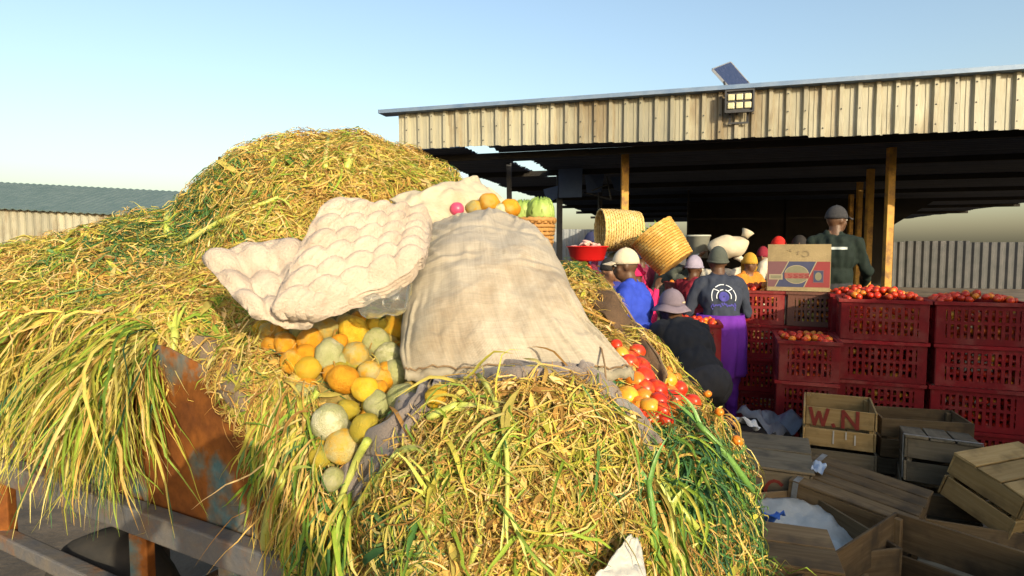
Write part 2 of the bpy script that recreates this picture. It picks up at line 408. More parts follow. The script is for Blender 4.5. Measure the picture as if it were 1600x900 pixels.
# a far shed on the left, roof just above the heap
fs = thing('far_shed', 'far market shed with grey-green roof behind the heap at left', 'shed', (-23, 26, -0.6))
m_gr = mat('grey_green_roof', (0.07, 0.11, 0.11), (0.10, 0.14, 0.14), 2, 0.6)
mb = MB()
def fr_(u, v): return (-8 + u * 18.5, -3 + v * 8, 4.35 + 1.25 * (1 - abs(2 * v - 1)) - u * 0.95 + 0.018 * math.sin(u * 18.5 * 22))
mb.grid(fr_, 700, 2); o = mb.build('roof', m_gr, fs); solid(o, 0.03)
i = 0
for xx in np.arange(-7.6, 9.8, 1.2):
    mb = MB(); vs = []
    for j in range(17):
        w = xx + 1.2 * j / 16; vs += [(w, -2.8 + [0, 0, .07, .07][j % 4], 3.0 - (w + 8) * .05), (w, -2.8 + [0, 0, .07, .07][j % 4], 4.38 - (w + 8) * .051)]
    mb.add(vs, [(2 * j, 2 * j + 2, 2 * j + 3, 2 * j + 1) for j in range(16)]); o = mb.build('fascia_sheet', m_fasc, fs); solid(o, 0.01)
for xx in (-7, -2.5, 2, 6.5, 9.8):
    mb = MB(); mb.box((xx, -2.6, 2.1), (0.16, 0.16, 3.0)); mb.build('post', m_steel_dark, fs); mb = MB(); mb.box((xx, 4.6, 2.1), (0.16, 0.16, 3.0)); mb.build('post', m_steel_dark, fs)
ribbed_wall('sheet_fence', 'dark corrugated fence far beyond the yellow posts at right', (12.0, 27.0, 0), (36.0, 20.0, 0), 1.9, mat('dark_fence_sheet', (0.05, 0.055, 0.06), (0.08, 0.08, 0.085), 2, 0.7, rnd=0.15), 0.0)

# ------------------------------------------------------------------ unseen shed added behind the viewer to cast shade on the crates
osd = thing('added_shade_shed', 'unseen shed added behind the viewer to shade the wooden crates', 'shed', (3.35, -2.85, 0), (0, 0, math.radians(26)))
m_os = mat('shade_shed_sheet', (0.33, 0.29, 0.2), (0.25, 0.23, 0.17), 2, 0.6, rnd=.1)
for i in range(14):
    mb = MB(); vs = []
    for j in range(17):
        w = 0.8 * j / 16 + i * 0.8; vs += [(w, [0, 0, .035, .035][j % 4], 0.02), (w, [0, 0, .035, .035][j % 4], 3.2)]
    mb.add(vs, [(2 * j, 2 * j + 2, 2 * j + 3, 2 * j + 1) for j in range(16)]); o = mb.build('wall_sheet', m_os, osd); solid(o, 0.004)
mb = MB(); mb.box((5.6, -2.4, 3.26), (11.6, 5.4, 0.08)); mb.build('roof', m_roof, osd)
for xx in (0.1, 3.8, 7.5, 11.1):
    for yy in (-0.12, -4.9): mb = MB(); mb.box((xx, yy, 1.6), (0.12, 0.12, 3.2)); mb.build('post', m_yellow, osd)
# ------------------------------------------------------------------ the cart
CA = Vector((-0.88, 0.475, 0)).normalized(); CB = Vector((0.475, 0.88, 0)).normalized(); C0 = Vector((0.30, 0.95, 0))
CT = Vector((0.15, 0.99, 0)).normalized()
def K(a, b, z):
    t = min(1.0, max(0.0, a / 1.2)); return C0 + CA * a + (CT * (1 - t) + CB * t) * b + Vector((0, 0, z))
def rust_mat():
    m = bpy.data.materials.new('rusty_blue_steel'); m.use_nodes = True; n, l = m.node_tree.nodes, m.node_tree.links
    b = n['Principled BSDF']; b.inputs['Roughness'].default_value = 0.8; b.inputs['Specular IOR Level'].default_value = 0.25
    tc = n.new('ShaderNodeTexCoord'); nzz = n.new('ShaderNodeTexNoise'); nzz.inputs['Scale'].default_value = 3.2; nzz.inputs['Detail'].default_value = 8; nzz.inputs['Roughness'].default_value = 0.62
    l.new(tc.outputs['Object'], nzz.inputs['Vector'])
    r = n.new('ShaderNodeValToRGB'); e = r.color_ramp.elements
    e[0].position = 0.38; e[0].color = (0.06, 0.12, 0.14, 1); e[1].position = 0.72; e[1].color = (0.07, 0.026, 0.012, 1)
    for p, c in ((0.44, (0.13, 0.10, 0.07)), (0.48, (0.19, 0.064, 0.011)), (0.6, (0.125, 0.04, 0.009))):
        q = e.new(p); q.color = (*c, 1)
    l.new(nzz.outputs['Fac'], r.inputs[0])
    n2 = n.new('ShaderNodeTexNoise'); n2.inputs['Scale'].default_value = 45; n2.inputs['Detail'].default_value = 6; l.new(tc.outputs['Object'], n2.inputs['Vector'])
    mr = n.new('ShaderNodeMapRange'); mr.inputs['To Min'].default_value = 0.45; mr.inputs['To Max'].default_value = 1.45; l.new(n2.outputs['Fac'], mr.inputs['Value'])
    hs = n.new('ShaderNodeHueSaturation'); l.new(r.outputs[0], hs.inputs['Color']); l.new(mr.outputs[0], hs.inputs['Value']); l.new(hs.outputs[0], b.inputs['Base Color'])
    bp = n.new('ShaderNodeBump'); bp.inputs['Strength'].default_value = 0.35; bp.inputs['Distance'].default_value = 0.004; l.new(n2.outputs['Fac'], bp.inputs['Height']); l.new(bp.outputs[0], b.inputs['Normal'])
    return m
m_rust = rust_mat()
m_rail = mat('grey_blue_rail', (0.08, 0.085, 0.10), (0.13, 0.115, 0.10), 12, 0.6, 0.3, 60, c3=(0.16, 0.09, 0.05))
m_rub = mat('tyre_rubber', (0.02, 0.02, 0.02), (0.04, 0.035, 0.03), 8, 0.9)
cart = thing('handcart_trailer', 'rusty steel cart with flaking blue paint under the heap', 'cart', K(1.3, 0.7, 0))
ci = Matrix.Translation(-cart.location)
def cc(mb, name, m, smooth=False):
    mb.v = [tuple(ci @ Vector(v)) for v in mb.v]; return mb.build(name, m, cart, smooth)
LEN, WID = 2.9, 1.55
top = [(0.0, 0.93), (0.55, 0.96), (0.8, 1.04), (1.02, 1.17), (1.30, 1.33), (1.7, 1.36), (LEN, 1.36)]
# side panel: two sheets that meet at an upright seam
def side_sheet(a0, a1, zlo=0.86):
    def topz(a):
        for (x0, z0), (x1, z1) in zip(top[:-1], top[1:]):
            if x0 <= a <= x1: return lerp(z0, z1, (a - x0) / (x1 - x0))
        return top[-1][1]
    nn = 14; mb = MB()
    def fn(u, v):
        a = lerp(a0, a1, u); z = lerp(zlo, topz(a), v); return K(a, 0.012 * nz((a * 3, z * 4, 0)) * 1.2, z)
    mb.grid(fn, nn, 10); o = cc(mb, 'side_panel', m_rust, True); solid(o, 0.004)
side_sheet(0.0, 0.975); side_sheet(0.98, LEN)
mb = MB(); mb.bar(K(-0.03, -0.035, 0.855), K(LEN, -0.035, 0.855), 0.05, 0.075); o = cc(mb, 'bottom_rail', m_rail); bevel(o, 0.006)
mb = MB(); mb.bar(K(0.02, -0.045, 0.62), K(LEN, -0.045, 0.62), 0.05, 0.05); o = cc(mb, 'chassis_rail', m_rail); bevel(o, 0.006)
for a in (0.45, 1.12, 1.5, 2.3):
    mb = MB(); mb.bar(K(a, -0.03, 0.6), K(a, -0.03, 0.82), 0.05, 0.04, Vector((0, 1, 0))); o = cc(mb, 'upright', m_rust); bevel(o, 0.004)
mb = MB(); mb.add([K(0, 0, 0.86), K(0, WID, 0.86), K(0, WID, 0.97), K(0, 0, 0.93)], [(0, 1, 2, 3)]); o = cc(mb, 'tail_panel', m_rust); solid(o, 0.004)
mb = MB(); mb.add([K(0, WID, 0.86), K(LEN, WID, 0.86), K(LEN, WID, 1.36), K(1.2, WID, 1.36), K(0, WID, 0.97)], [(0, 1, 2, 3, 4)]); o = cc(mb, 'side_panel', m_rust); solid(o, 0.004)
mb = MB(); mb.add([K(LEN, 0, 0.86), K(LEN, WID, 0.86), K(LEN, WID, 1.36), K(LEN, 0, 1.36)], [(0, 1, 2, 3)]); o = cc(mb, 'head_panel', m_rust); solid(o, 0.004)
mb = MB(); mb.add([K(0, 0, 0.84), K(LEN, 0, 0.84), K(LEN, WID, 0.84), K(0, WID, 0.84)], [(0, 1, 2, 3)]); o = cc(mb, 'bed', m_rust); solid(o, 0.02)
for a in (0.9, 1.9):
    for b in (0.1, WID - 0.1):
        M_ = Matrix.Translation(K(a, b, 0.33)) @ Matrix((CA, Vector((0, 0, 1)), CB)).transposed().to_4x4()
        mb = MB(); mb.lathe([(0.19, -0.08), (0.30, -0.09), (0.33, -0.05), (0.33, 0.05), (0.30, 0.09), (0.19, 0.08), (0.19, -0.08)], 28, M_); o = cc(mb, 'tyre', m_rub, True)
        mb = MB(); mb.lathe([(0.02, -0.03), (0.19, -0.05), (0.19, 0.05), (0.02, 0.03), (0.02, -0.03)], 20, M_); o = cc(mb, 'rim', m_rail, True)
    mb = MB(); mb.tube([K(a, 0.1, 0.33), K(a, WID - 0.1, 0.33)], 0.03, 8); cc(mb, 'axle', m_rail)
    mb = MB(); mb.bar(K(a, 0.25, 0.36), K(a, 0.25, 0.84), 0.06, 0.04, Vector((0, 1, 0))); mb.bar(K(a, WID - .25, 0.36), K(a, WID - .25, 0.84), 0.06, 0.04, Vector((0, 1, 0))); cc(mb, 'suspension_leg', m_rail)

# ------------------------------------------------------------------ the heap of leaves
m_straw = mat('heap_base', (0.17, 0.13, 0.035), (0.30, 0.22, 0.06), 25, 0.9, 0.8, 90)
hb = MB()
for c, r in HEAP: hb.ell(c, r, 24, 16)
heap = remeshed(hb, 'vegetable_waste_heap', m_straw, 0.03, 10, 0.6)
me = heap.data
nv = len(me.vertices); co = np.empty(nv * 3, 'f'); me.vertices.foreach_get('co', co); co = co.reshape(-1, 3)
no = np.empty(nv * 3, 'f'); me.vertices.foreach_get('normal', no); no = no.reshape(-1, 3)
disp = np.array([0.05 * nz(p, 3.0) + 0.03 * nz(p, 8.0) for p in co])
co2 = co + no * disp[:, None]
# below the top edge of the side panel the load stays inside the cart
ra = co2 - np.array(C0); aa = ra @ np.array(CA); bb = ra @ np.array(CB)
ins = np.clip((bb - 0.0) / 0.05, 0, 1); ins = np.maximum(ins, np.clip((aa - 0.93) / 0.1, 0, 1)); co2[:, 2] += np.clip(0.87 - co2[:, 2], 0, None) * ins
tz = np.interp(aa, [q[0] for q in top], [q[1] for q in top])
k_ = np.clip((aa - 0.86) / 0.12, 0, 1) * np.clip((tz + 0.02 - co2[:, 2]) / 0.05, 0, 1)
co2 += np.array(CB) * (np.clip(0.05 - bb, 0, None) * k_)[:, None]
me.vertices.foreach_set('co', co2.astype('f').ravel()); me.update()
tag(heap, 'big heap of trimmed onion and leek leaves spilling over the cart', 'vegetable heap', kind='stuff')
me.calc_loop_triangles()
T = np.array([t.vertices[:] for t in me.loop_triangles]); VX = np.array([v.co[:] for v in me.vertices])
TA, TB, TC = VX[T[:, 0]], VX[T[:, 1]], VX[T[:, 2]]
TN = np.cross(TB - TA, TC - TA); AREA = np.linalg.norm(TN, axis=1) / 2; TN = TN / (2 * AREA[:, None] + 1e-12)
BVH = BVHTree.FromPolygons([Vector(v) for v in VX], [tuple(t) for t in T])
CAMP = Vector((0, 0, CAM_Z))
def hit(px, py, lift=0.0):
    """the spot on the heap that shows at (px,py), raised along the surface normal"""
    d = (P(px, py, 1.0) - CAMP).normalized(); r = BVH.ray_cast(CAMP, d)
    if r[0] is None: return P(px, py, 1.5)
    return r[0] + r[1] * lift
def hitn(px, py):
    d = (P(px, py, 1.0) - CAMP).normalized(); r = BVH.ray_cast(CAMP, d)
    return (r[0], r[1]) if r[0] is not None else (P(px, py, 1.5), Vector((0, -0.5, 0.8)))
def in_poly(pts, poly):
    x, y = pts[:, 0], pts[:, 1]; ins = np.zeros(len(pts), bool); n = len(poly)
    for i in range(n):
        x1, y1 = poly[i]; x2, y2 = poly[(i + 1) % n]
        c = ((y1 > y) != (y2 > y)) & (x < (x2 - x1) * (y - y1) / (y2 - y1 + 1e-9) + x1); ins ^= c
    return ins
SACK_POLY = [(650, 370), (700, 335), (790, 330), (850, 365), (880, 430), (905, 490), (965, 570), (960, 590), (640, 590), (622, 540), (640, 450)]
TRAY_POLY = [(330, 400), (350, 390), (430, 400), (525, 310), (655, 345), (650, 400), (640, 485), (480, 505), (420, 500)]
FRUIT_POLY = [(398, 505), (480, 500), (640, 480), (660, 580), (705, 610), (680, 640), (620, 660), (570, 770), (505, 765), (490, 670), (500, 630), (455, 595), (415, 545)]
TOM_POLY = [(945, 545), (1010, 545), (1085, 620), (1080, 650), (1030, 665), (985, 655), (960, 620)]
CLOTH_POLY = [(690, 585), (920, 588), (975, 640), (1025, 700), (1000, 705), (940, 640), (890, 600), (720, 612), (655, 680), (580, 775), (560, 770), (600, 690)]
SACK2_POLY = [(612, 300), (720, 280), (760, 310), (720, 345), (640, 350)]
def sample(n, dens=None):
    w = AREA.copy(); cen = (TA + TB + TC) / 3
    facing = np.einsum('ij,ij->i', TN, np.array(CAMP) - cen); dist = np.linalg.norm(cen - np.array(CAMP), axis=1)
    w *= np.clip((facing / dist + 0.35) * 2, 0, 1)
    if dens is not None: w *= dens(cen, TN)
    w /= w.sum(); t = RNG.choice(len(w), n, p=w); a = RNG.random(n); b = RNG.random(n); f = a + b > 1; a[f] = 1 - a[f]; b[f] = 1 - b[f]
    p = TA[t] + (TB[t] - TA[t]) * a[:, None] + (TC[t] - TA[t]) * b[:, None]
    return p, TN[t]
def base_dens(cen, tn):
    px = project(cen); w = np.ones(len(cen))
    w[in_poly(px, SACK_POLY)] = 0.0; w[in_poly(px, TRAY_POLY)] = 0.05; w[in_poly(px, FRUIT_POLY)] = 0.05; w[in_poly(px, TOM_POLY)] = 0.1; w[in_poly(px, CLOTH_POLY)] = 0.0; w[in_poly(px, SACK2_POLY)] = 0.0
    d = np.linalg.norm(cen - np.array(CAMP), axis=1); w *= np.clip(2.2 / d, 0.7, 2.0)
    w[(px[:, 0] < -150) | (px[:, 0] > 1750) | (px[:, 1] > 1150)] *= 0.15
    return w
def norm(a): return a / (np.linalg.norm(a, axis=-1, keepdims=True) + 1e-9)
def grow(p0, n0, d0, length, N, grav, curl, lift, stick=1.0):
    """walk strands over the heap; returns positions (M,N+1,3) and surface normals"""
    M = len(p0); pos = np.empty((M, N + 1, 3)); nor = np.empty((M, N + 1, 3)); d = norm(d0); p = p0 + n0 * lift[:, None]
    bend = RNG.normal(0, 1, (M, 3)) * curl; nn = n0.copy(); pos[:, 0] = p; nor[:, 0] = nn
    st = (length / N)[:, None]
    for k in range(1, N + 1):
        d = norm(d + bend + RNG.normal(0, 1, (M, 3)) * curl * 0.5 + np.array([0, 0, -1.0]) * grav)
        p = p + d * st
        q = p.copy()
        for i in range(M):
            loc, nrm, idx, dist = BVH.find_nearest(Vector(p[i]))
            nv_ = np.array(nrm); h = float((p[i] - np.array(loc)) @ nv_); L = lift[i]
            if h < L * 0.4: q[i] = p[i] + nv_ * (L * 0.4 - h)
            elif h > L * 1.5 and stick > 0: q[i] = p[i] - nv_ * (h - L * 1.5) * stick
            nn[i] = nv_
        d = norm(q - pos[:, k - 1]); p = q; pos[:, k] = p; nor[:, k] = nn
    return pos, nor
def ribbons(pos, nor, width, col, fold=0.25, taper='both', twist=0.6):
    """ribbon meshes, three verts across (a shallow V); returns arrays"""
    M, K_, _ = pos.shape
    d = np.gradient(pos, axis=1); d = norm(d); s = norm(np.cross(d, nor)); u = norm(np.cross(s, d))
    tw = (RNG.normal(0, twist, M)[:, None] + np.linspace(0, 1, K_)[None] * RNG.normal(0, twist, M)[:, None])
    s2 = s * np.cos(tw)[..., None] + u * np.sin(tw)[..., None]; u2 = u * np.cos(tw)[..., None] - s * np.sin(tw)[..., None]
    t = np.linspace(0, 1, K_)
    if taper == 'both': pr = np.clip(np.minimum(t * 6 + 0.35, (1 - t) * 2.2 + 0.08), 0, 1)
    elif taper == 'root': pr = np.clip(1.15 - t, 0.08, 1)
    else: pr = np.ones(K_)
    w = width[:, None] * pr[None]
    L = pos - s2 * w[..., None] / 2 + u2 * (w * fold)[..., None]; R = pos + s2 * w[..., None] / 2 + u2 * (w * fold)[..., None]
    V = np.stack([L, pos, R], 2).reshape(-1, 3)
    base = (np.arange(M) * K_ * 3)[:, None, None]; k = (np.arange(K_ - 1) * 3)[None, :, None]
    q1 = np.array([0, 1, 4, 3]); q2 = np.array([1, 2, 5, 4])
    F = np.concatenate([(base + k + q1).reshape(-1, 4), (base + k + q2).reshape(-1, 4)])
    cc_ = np.repeat(col[:, None, :], K_ * 3, 1).reshape(-1, 3)
    return V, F, cc_
def strand_object(name, parts, m, parent):
    off = 0; Vs, Fs, Cs = [], [], []
    for V, F, Cc in parts: Vs.append(V); Fs.append(F + off); Cs.append(Cc); off += len(V)
    V = np.concatenate(Vs); F = np.concatenate(Fs); Cc = np.concatenate(Cs)
    me = bpy.data.meshes.new(name); me.vertices.add(len(V)); me.vertices.foreach_set('co', V.astype('f').ravel())
    me.loops.add(len(F) * 4); me.loops.foreach_set('vertex_index', F.astype('i').ravel())
    me.polygons.add(len(F)); me.polygons.foreach_set('loop_start', np.arange(0, len(F) * 4, 4, dtype='i')); me.polygons.foreach_set('use_smooth', np.ones(len(F), bool))
    at = me.color_attributes.new('Col', 'FLOAT_COLOR', 'POINT'); at.data.foreach_set('color', np.concatenate([Cc, np.ones((len(Cc), 1))], 1).astype('f').ravel())
    me.materials.append(m); me.update(); me.validate(); o = link(name, me, parent); o['kind'] = 'stuff'; return o
def field(p, s, seed):
    return np.array([mnoise.noise(Vector(q) * s + Vector((seed, seed * 2, 0))) for q in p])
TAN = np.array([(0.62, 0.42, 0.14), (0.54, 0.35, 0.10), (0.68, 0.50, 0.24), (0.42, 0.25, 0.07), (0.58, 0.44, 0.11), (0.34, 0.19, 0.06)])
YGR = np.array([(0.46, 0.42, 0.075), (0.54, 0.46, 0.12), (0.38, 0.38, 0.06), (0.60, 0.52, 0.20), (0.44, 0.38, 0.10)])
GRN = np.array([(0.20, 0.31, 0.04), (0.25, 0.36, 0.05), (0.14, 0.25, 0.04), (0.30, 0.42, 0.08)])
DGR = np.array([(0.06, 0.16, 0.06), (0.08, 0.19, 0.05), (0.05, 0.13, 0.07), (0.12, 0.22, 0.08)])
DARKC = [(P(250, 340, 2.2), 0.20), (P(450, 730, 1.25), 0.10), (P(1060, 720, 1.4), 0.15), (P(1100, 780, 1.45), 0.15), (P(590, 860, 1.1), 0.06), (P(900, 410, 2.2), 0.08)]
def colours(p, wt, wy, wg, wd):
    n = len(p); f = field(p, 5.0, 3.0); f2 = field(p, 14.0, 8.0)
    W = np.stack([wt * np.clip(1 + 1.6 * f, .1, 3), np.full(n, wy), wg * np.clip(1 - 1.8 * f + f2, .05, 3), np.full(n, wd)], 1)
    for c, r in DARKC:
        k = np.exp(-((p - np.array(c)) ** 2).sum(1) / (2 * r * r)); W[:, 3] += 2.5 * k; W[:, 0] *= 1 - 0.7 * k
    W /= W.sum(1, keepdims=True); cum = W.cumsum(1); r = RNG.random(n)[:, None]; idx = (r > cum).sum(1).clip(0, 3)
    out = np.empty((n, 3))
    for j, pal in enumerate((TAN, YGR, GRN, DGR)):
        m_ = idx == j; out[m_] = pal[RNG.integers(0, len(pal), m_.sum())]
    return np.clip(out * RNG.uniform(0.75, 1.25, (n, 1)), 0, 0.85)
def tangent_dir(n, down, jit):
    """downhill direction mixed with a random tangent"""
    g = np.array([0, 0, -1.0]) - n * (-n[:, 2:3]); r = RNG.normal(0, 1, n.shape); r -= n * np.einsum('ij,ij->i', r, n)[:, None]
    return norm(norm(g) * down + norm(r) * jit)
m_leaf = attr_mat('leaf_blades', 0.34, 0.68, 50); m_dry = attr_mat('dry_roots_and_husks', 0.28, 0.85, 80)
# 1: leaf blades
DETAIL = 1.0
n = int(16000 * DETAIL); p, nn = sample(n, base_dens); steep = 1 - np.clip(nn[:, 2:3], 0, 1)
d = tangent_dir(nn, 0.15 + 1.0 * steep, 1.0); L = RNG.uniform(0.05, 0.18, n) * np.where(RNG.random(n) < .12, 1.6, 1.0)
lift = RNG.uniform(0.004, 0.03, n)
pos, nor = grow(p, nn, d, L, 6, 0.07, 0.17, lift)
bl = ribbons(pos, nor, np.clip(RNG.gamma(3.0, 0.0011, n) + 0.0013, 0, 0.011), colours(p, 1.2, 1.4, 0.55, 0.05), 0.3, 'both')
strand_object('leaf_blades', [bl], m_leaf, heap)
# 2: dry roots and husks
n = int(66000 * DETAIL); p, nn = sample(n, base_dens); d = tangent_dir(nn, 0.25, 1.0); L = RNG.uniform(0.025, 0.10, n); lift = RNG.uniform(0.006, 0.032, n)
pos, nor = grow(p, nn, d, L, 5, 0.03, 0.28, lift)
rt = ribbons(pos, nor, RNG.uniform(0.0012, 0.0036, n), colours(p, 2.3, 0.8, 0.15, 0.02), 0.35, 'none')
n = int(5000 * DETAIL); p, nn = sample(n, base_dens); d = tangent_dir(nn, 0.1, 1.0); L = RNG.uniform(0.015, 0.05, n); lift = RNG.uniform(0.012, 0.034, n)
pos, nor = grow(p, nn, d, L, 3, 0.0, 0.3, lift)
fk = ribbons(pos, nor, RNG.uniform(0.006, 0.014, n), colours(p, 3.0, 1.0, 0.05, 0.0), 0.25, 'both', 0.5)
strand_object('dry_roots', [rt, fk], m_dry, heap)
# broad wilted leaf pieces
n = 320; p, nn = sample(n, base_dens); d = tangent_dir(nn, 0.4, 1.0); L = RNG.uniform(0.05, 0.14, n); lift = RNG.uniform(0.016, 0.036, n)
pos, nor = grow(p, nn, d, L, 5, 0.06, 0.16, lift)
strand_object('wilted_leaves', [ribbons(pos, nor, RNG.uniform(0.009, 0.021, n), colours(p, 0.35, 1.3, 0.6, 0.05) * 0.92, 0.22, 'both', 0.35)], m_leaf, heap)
# 3: leaves hanging over the edge of the cart, and stray wisps
def hanging(n, start_px, L0, L1, pal, w0, w1, out=0.03, spread=0.25, grav=0.55, over=None):
    """free-hanging blades: start_px gives pixel boxes whose spots on the heap the blades leave from"""
    ps, ns = [], []
    while len(ps) < n:
        x0, y0, x1, y1 = start_px[RNG.integers(0, len(start_px))]; q, qn = hitn(RNG.uniform(x0, x1), RNG.uniform(y0, y1)); ps.append(np.array(q)); ns.append(np.array(qn))
    p = np.array(ps); nn = np.array(ns); M = len(p); N = 8
    L = RNG.uniform(L0, L1, M); d = norm(nn * 0.6 + RNG.normal(0, spread, (M, 3)) + np.array([0, 0, -0.2]))
    if over is not None: d = norm(np.array(over) + RNG.normal(0, spread, (M, 3)))
    pos = np.empty((M, N + 1, 3)); q = p + nn * (out * RNG.random((M, 1)) + 0.004); pos[:, 0] = q; bend = RNG.normal(0, 0.22, (M, 3))
    wob = RNG.normal(0, 1, (M, 3))
    for k in range(1, N + 1):
        d = norm(d + np.array([0, 0, -1]) * grav + bend * 0.6 + RNG.normal(0, 0.20, (M, 3))); q = q + d * (L / N)[:, None]; pos[:, k] = q
    nor = np.broadcast_to(norm(-np.array([0, 1.0, 0]) + RNG.normal(0, 0.4, (M, 1, 3))), pos.shape).copy()
    pal = np.concatenate(pal); col = np.clip(pal[RNG.integers(0, len(pal), M)] * RNG.uniform(.75, 1.25, (M, 1)), 0, .85)
    return ribbons(pos, nor, RNG.uniform(w0, w1, M), col, 0.3, 'both', 0.7)
H = []
OV = -CB * 0.9 + Vector((0, 0, 0.15))
H.append(hanging(520, [(195, 500, 275, 550), (-20, 480, 200, 545)], 0.12, 0.36, [YGR, YGR, GRN, TAN], 0.0025, 0.009, over=OV, grav=0.45))
H.append(hanging(260, [(195, 520, 270, 552), (0, 520, 200, 552)], 0.36, 0.58, [GRN, DGR, YGR, YGR], 0.003, 0.010, over=OV, grav=0.5))
H.append(hanging(150, [(205, 520, 268, 552)], 0.34, 0.56, [GRN, YGR, TAN, YGR], 0.003, 0.010, over=OV, grav=0.55, spread=0.12))
H.append(hanging(160, [(190, 520, 272, 552), (-20, 510, 200, 552)], 0.3, 0.5, [TAN, YGR], 0.0015, 0.005, over=OV, grav=0.45))
H.append(hanging(260, [(-20, 480, 400, 552)], 0.06, 0.13, [TAN, YGR, YGR, GRN], 0.003, 0.008, over=OV, grav=0.4))
H.append(hanging(60, [(275, 530, 345, 556)], 0.08, 0.22, [TAN, YGR], 0.002, 0.006, over=OV, grav=0.45))
H.append(hanging(260, [(425, 590, 455, 650), (430, 600, 505, 680)], 0.06, 0.18, [YGR, GRN, TAN, TAN], 0.0025, 0.008))
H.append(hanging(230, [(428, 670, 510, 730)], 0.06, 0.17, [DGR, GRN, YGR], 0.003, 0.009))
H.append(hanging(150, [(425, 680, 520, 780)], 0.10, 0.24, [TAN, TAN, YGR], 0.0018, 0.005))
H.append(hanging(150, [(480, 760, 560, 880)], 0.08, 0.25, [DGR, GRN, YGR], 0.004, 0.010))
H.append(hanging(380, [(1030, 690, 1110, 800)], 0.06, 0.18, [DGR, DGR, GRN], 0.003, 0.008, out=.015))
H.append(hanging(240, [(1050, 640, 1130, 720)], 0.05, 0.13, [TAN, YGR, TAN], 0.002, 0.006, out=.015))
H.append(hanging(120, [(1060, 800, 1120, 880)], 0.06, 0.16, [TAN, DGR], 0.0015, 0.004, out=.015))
H.append(hanging(160, [(980, 690, 1050, 860)], 0.08, 0.2, [YGR, TAN, GRN], 0.003, 0.009))
H.append(hanging(130, [(560, 640, 960, 880), (700, 610, 860, 700)], 0.08, 0.22, [YGR, GRN, GRN, YGR], 0.003, 0.0075, out=0.02, spread=0.35, grav=0.35))
strand_object('hanging_leaves', H, m_leaf, heap)
# wisps sticking out along the outline
n = 500; p, nn = sample(n, base_dens); L = RNG.uniform(0.04, 0.12, n); N = 6
d = norm(nn + RNG.normal(0, 0.6, (n, 3))); pos = np.empty((n, N + 1, 3)); q = p.copy(); pos[:, 0] = q
for k in range(1, N + 1):
    d = norm(d + np.array([0, 0, -0.22]) + RNG.normal(0, 0.22, (n, 3))); q = q + d * (L / N)[:, None]; pos[:, k] = q
nor = np.broadcast_to(np.array([0, -1.0, 0.2]), pos.shape).copy()
strand_object('stray_wisps', [ribbons(pos, nor, RNG.uniform(0.0015, 0.0035, n), colours(p, 2, 1, .4, .05), 0.3, 'both')], m_dry, heap)
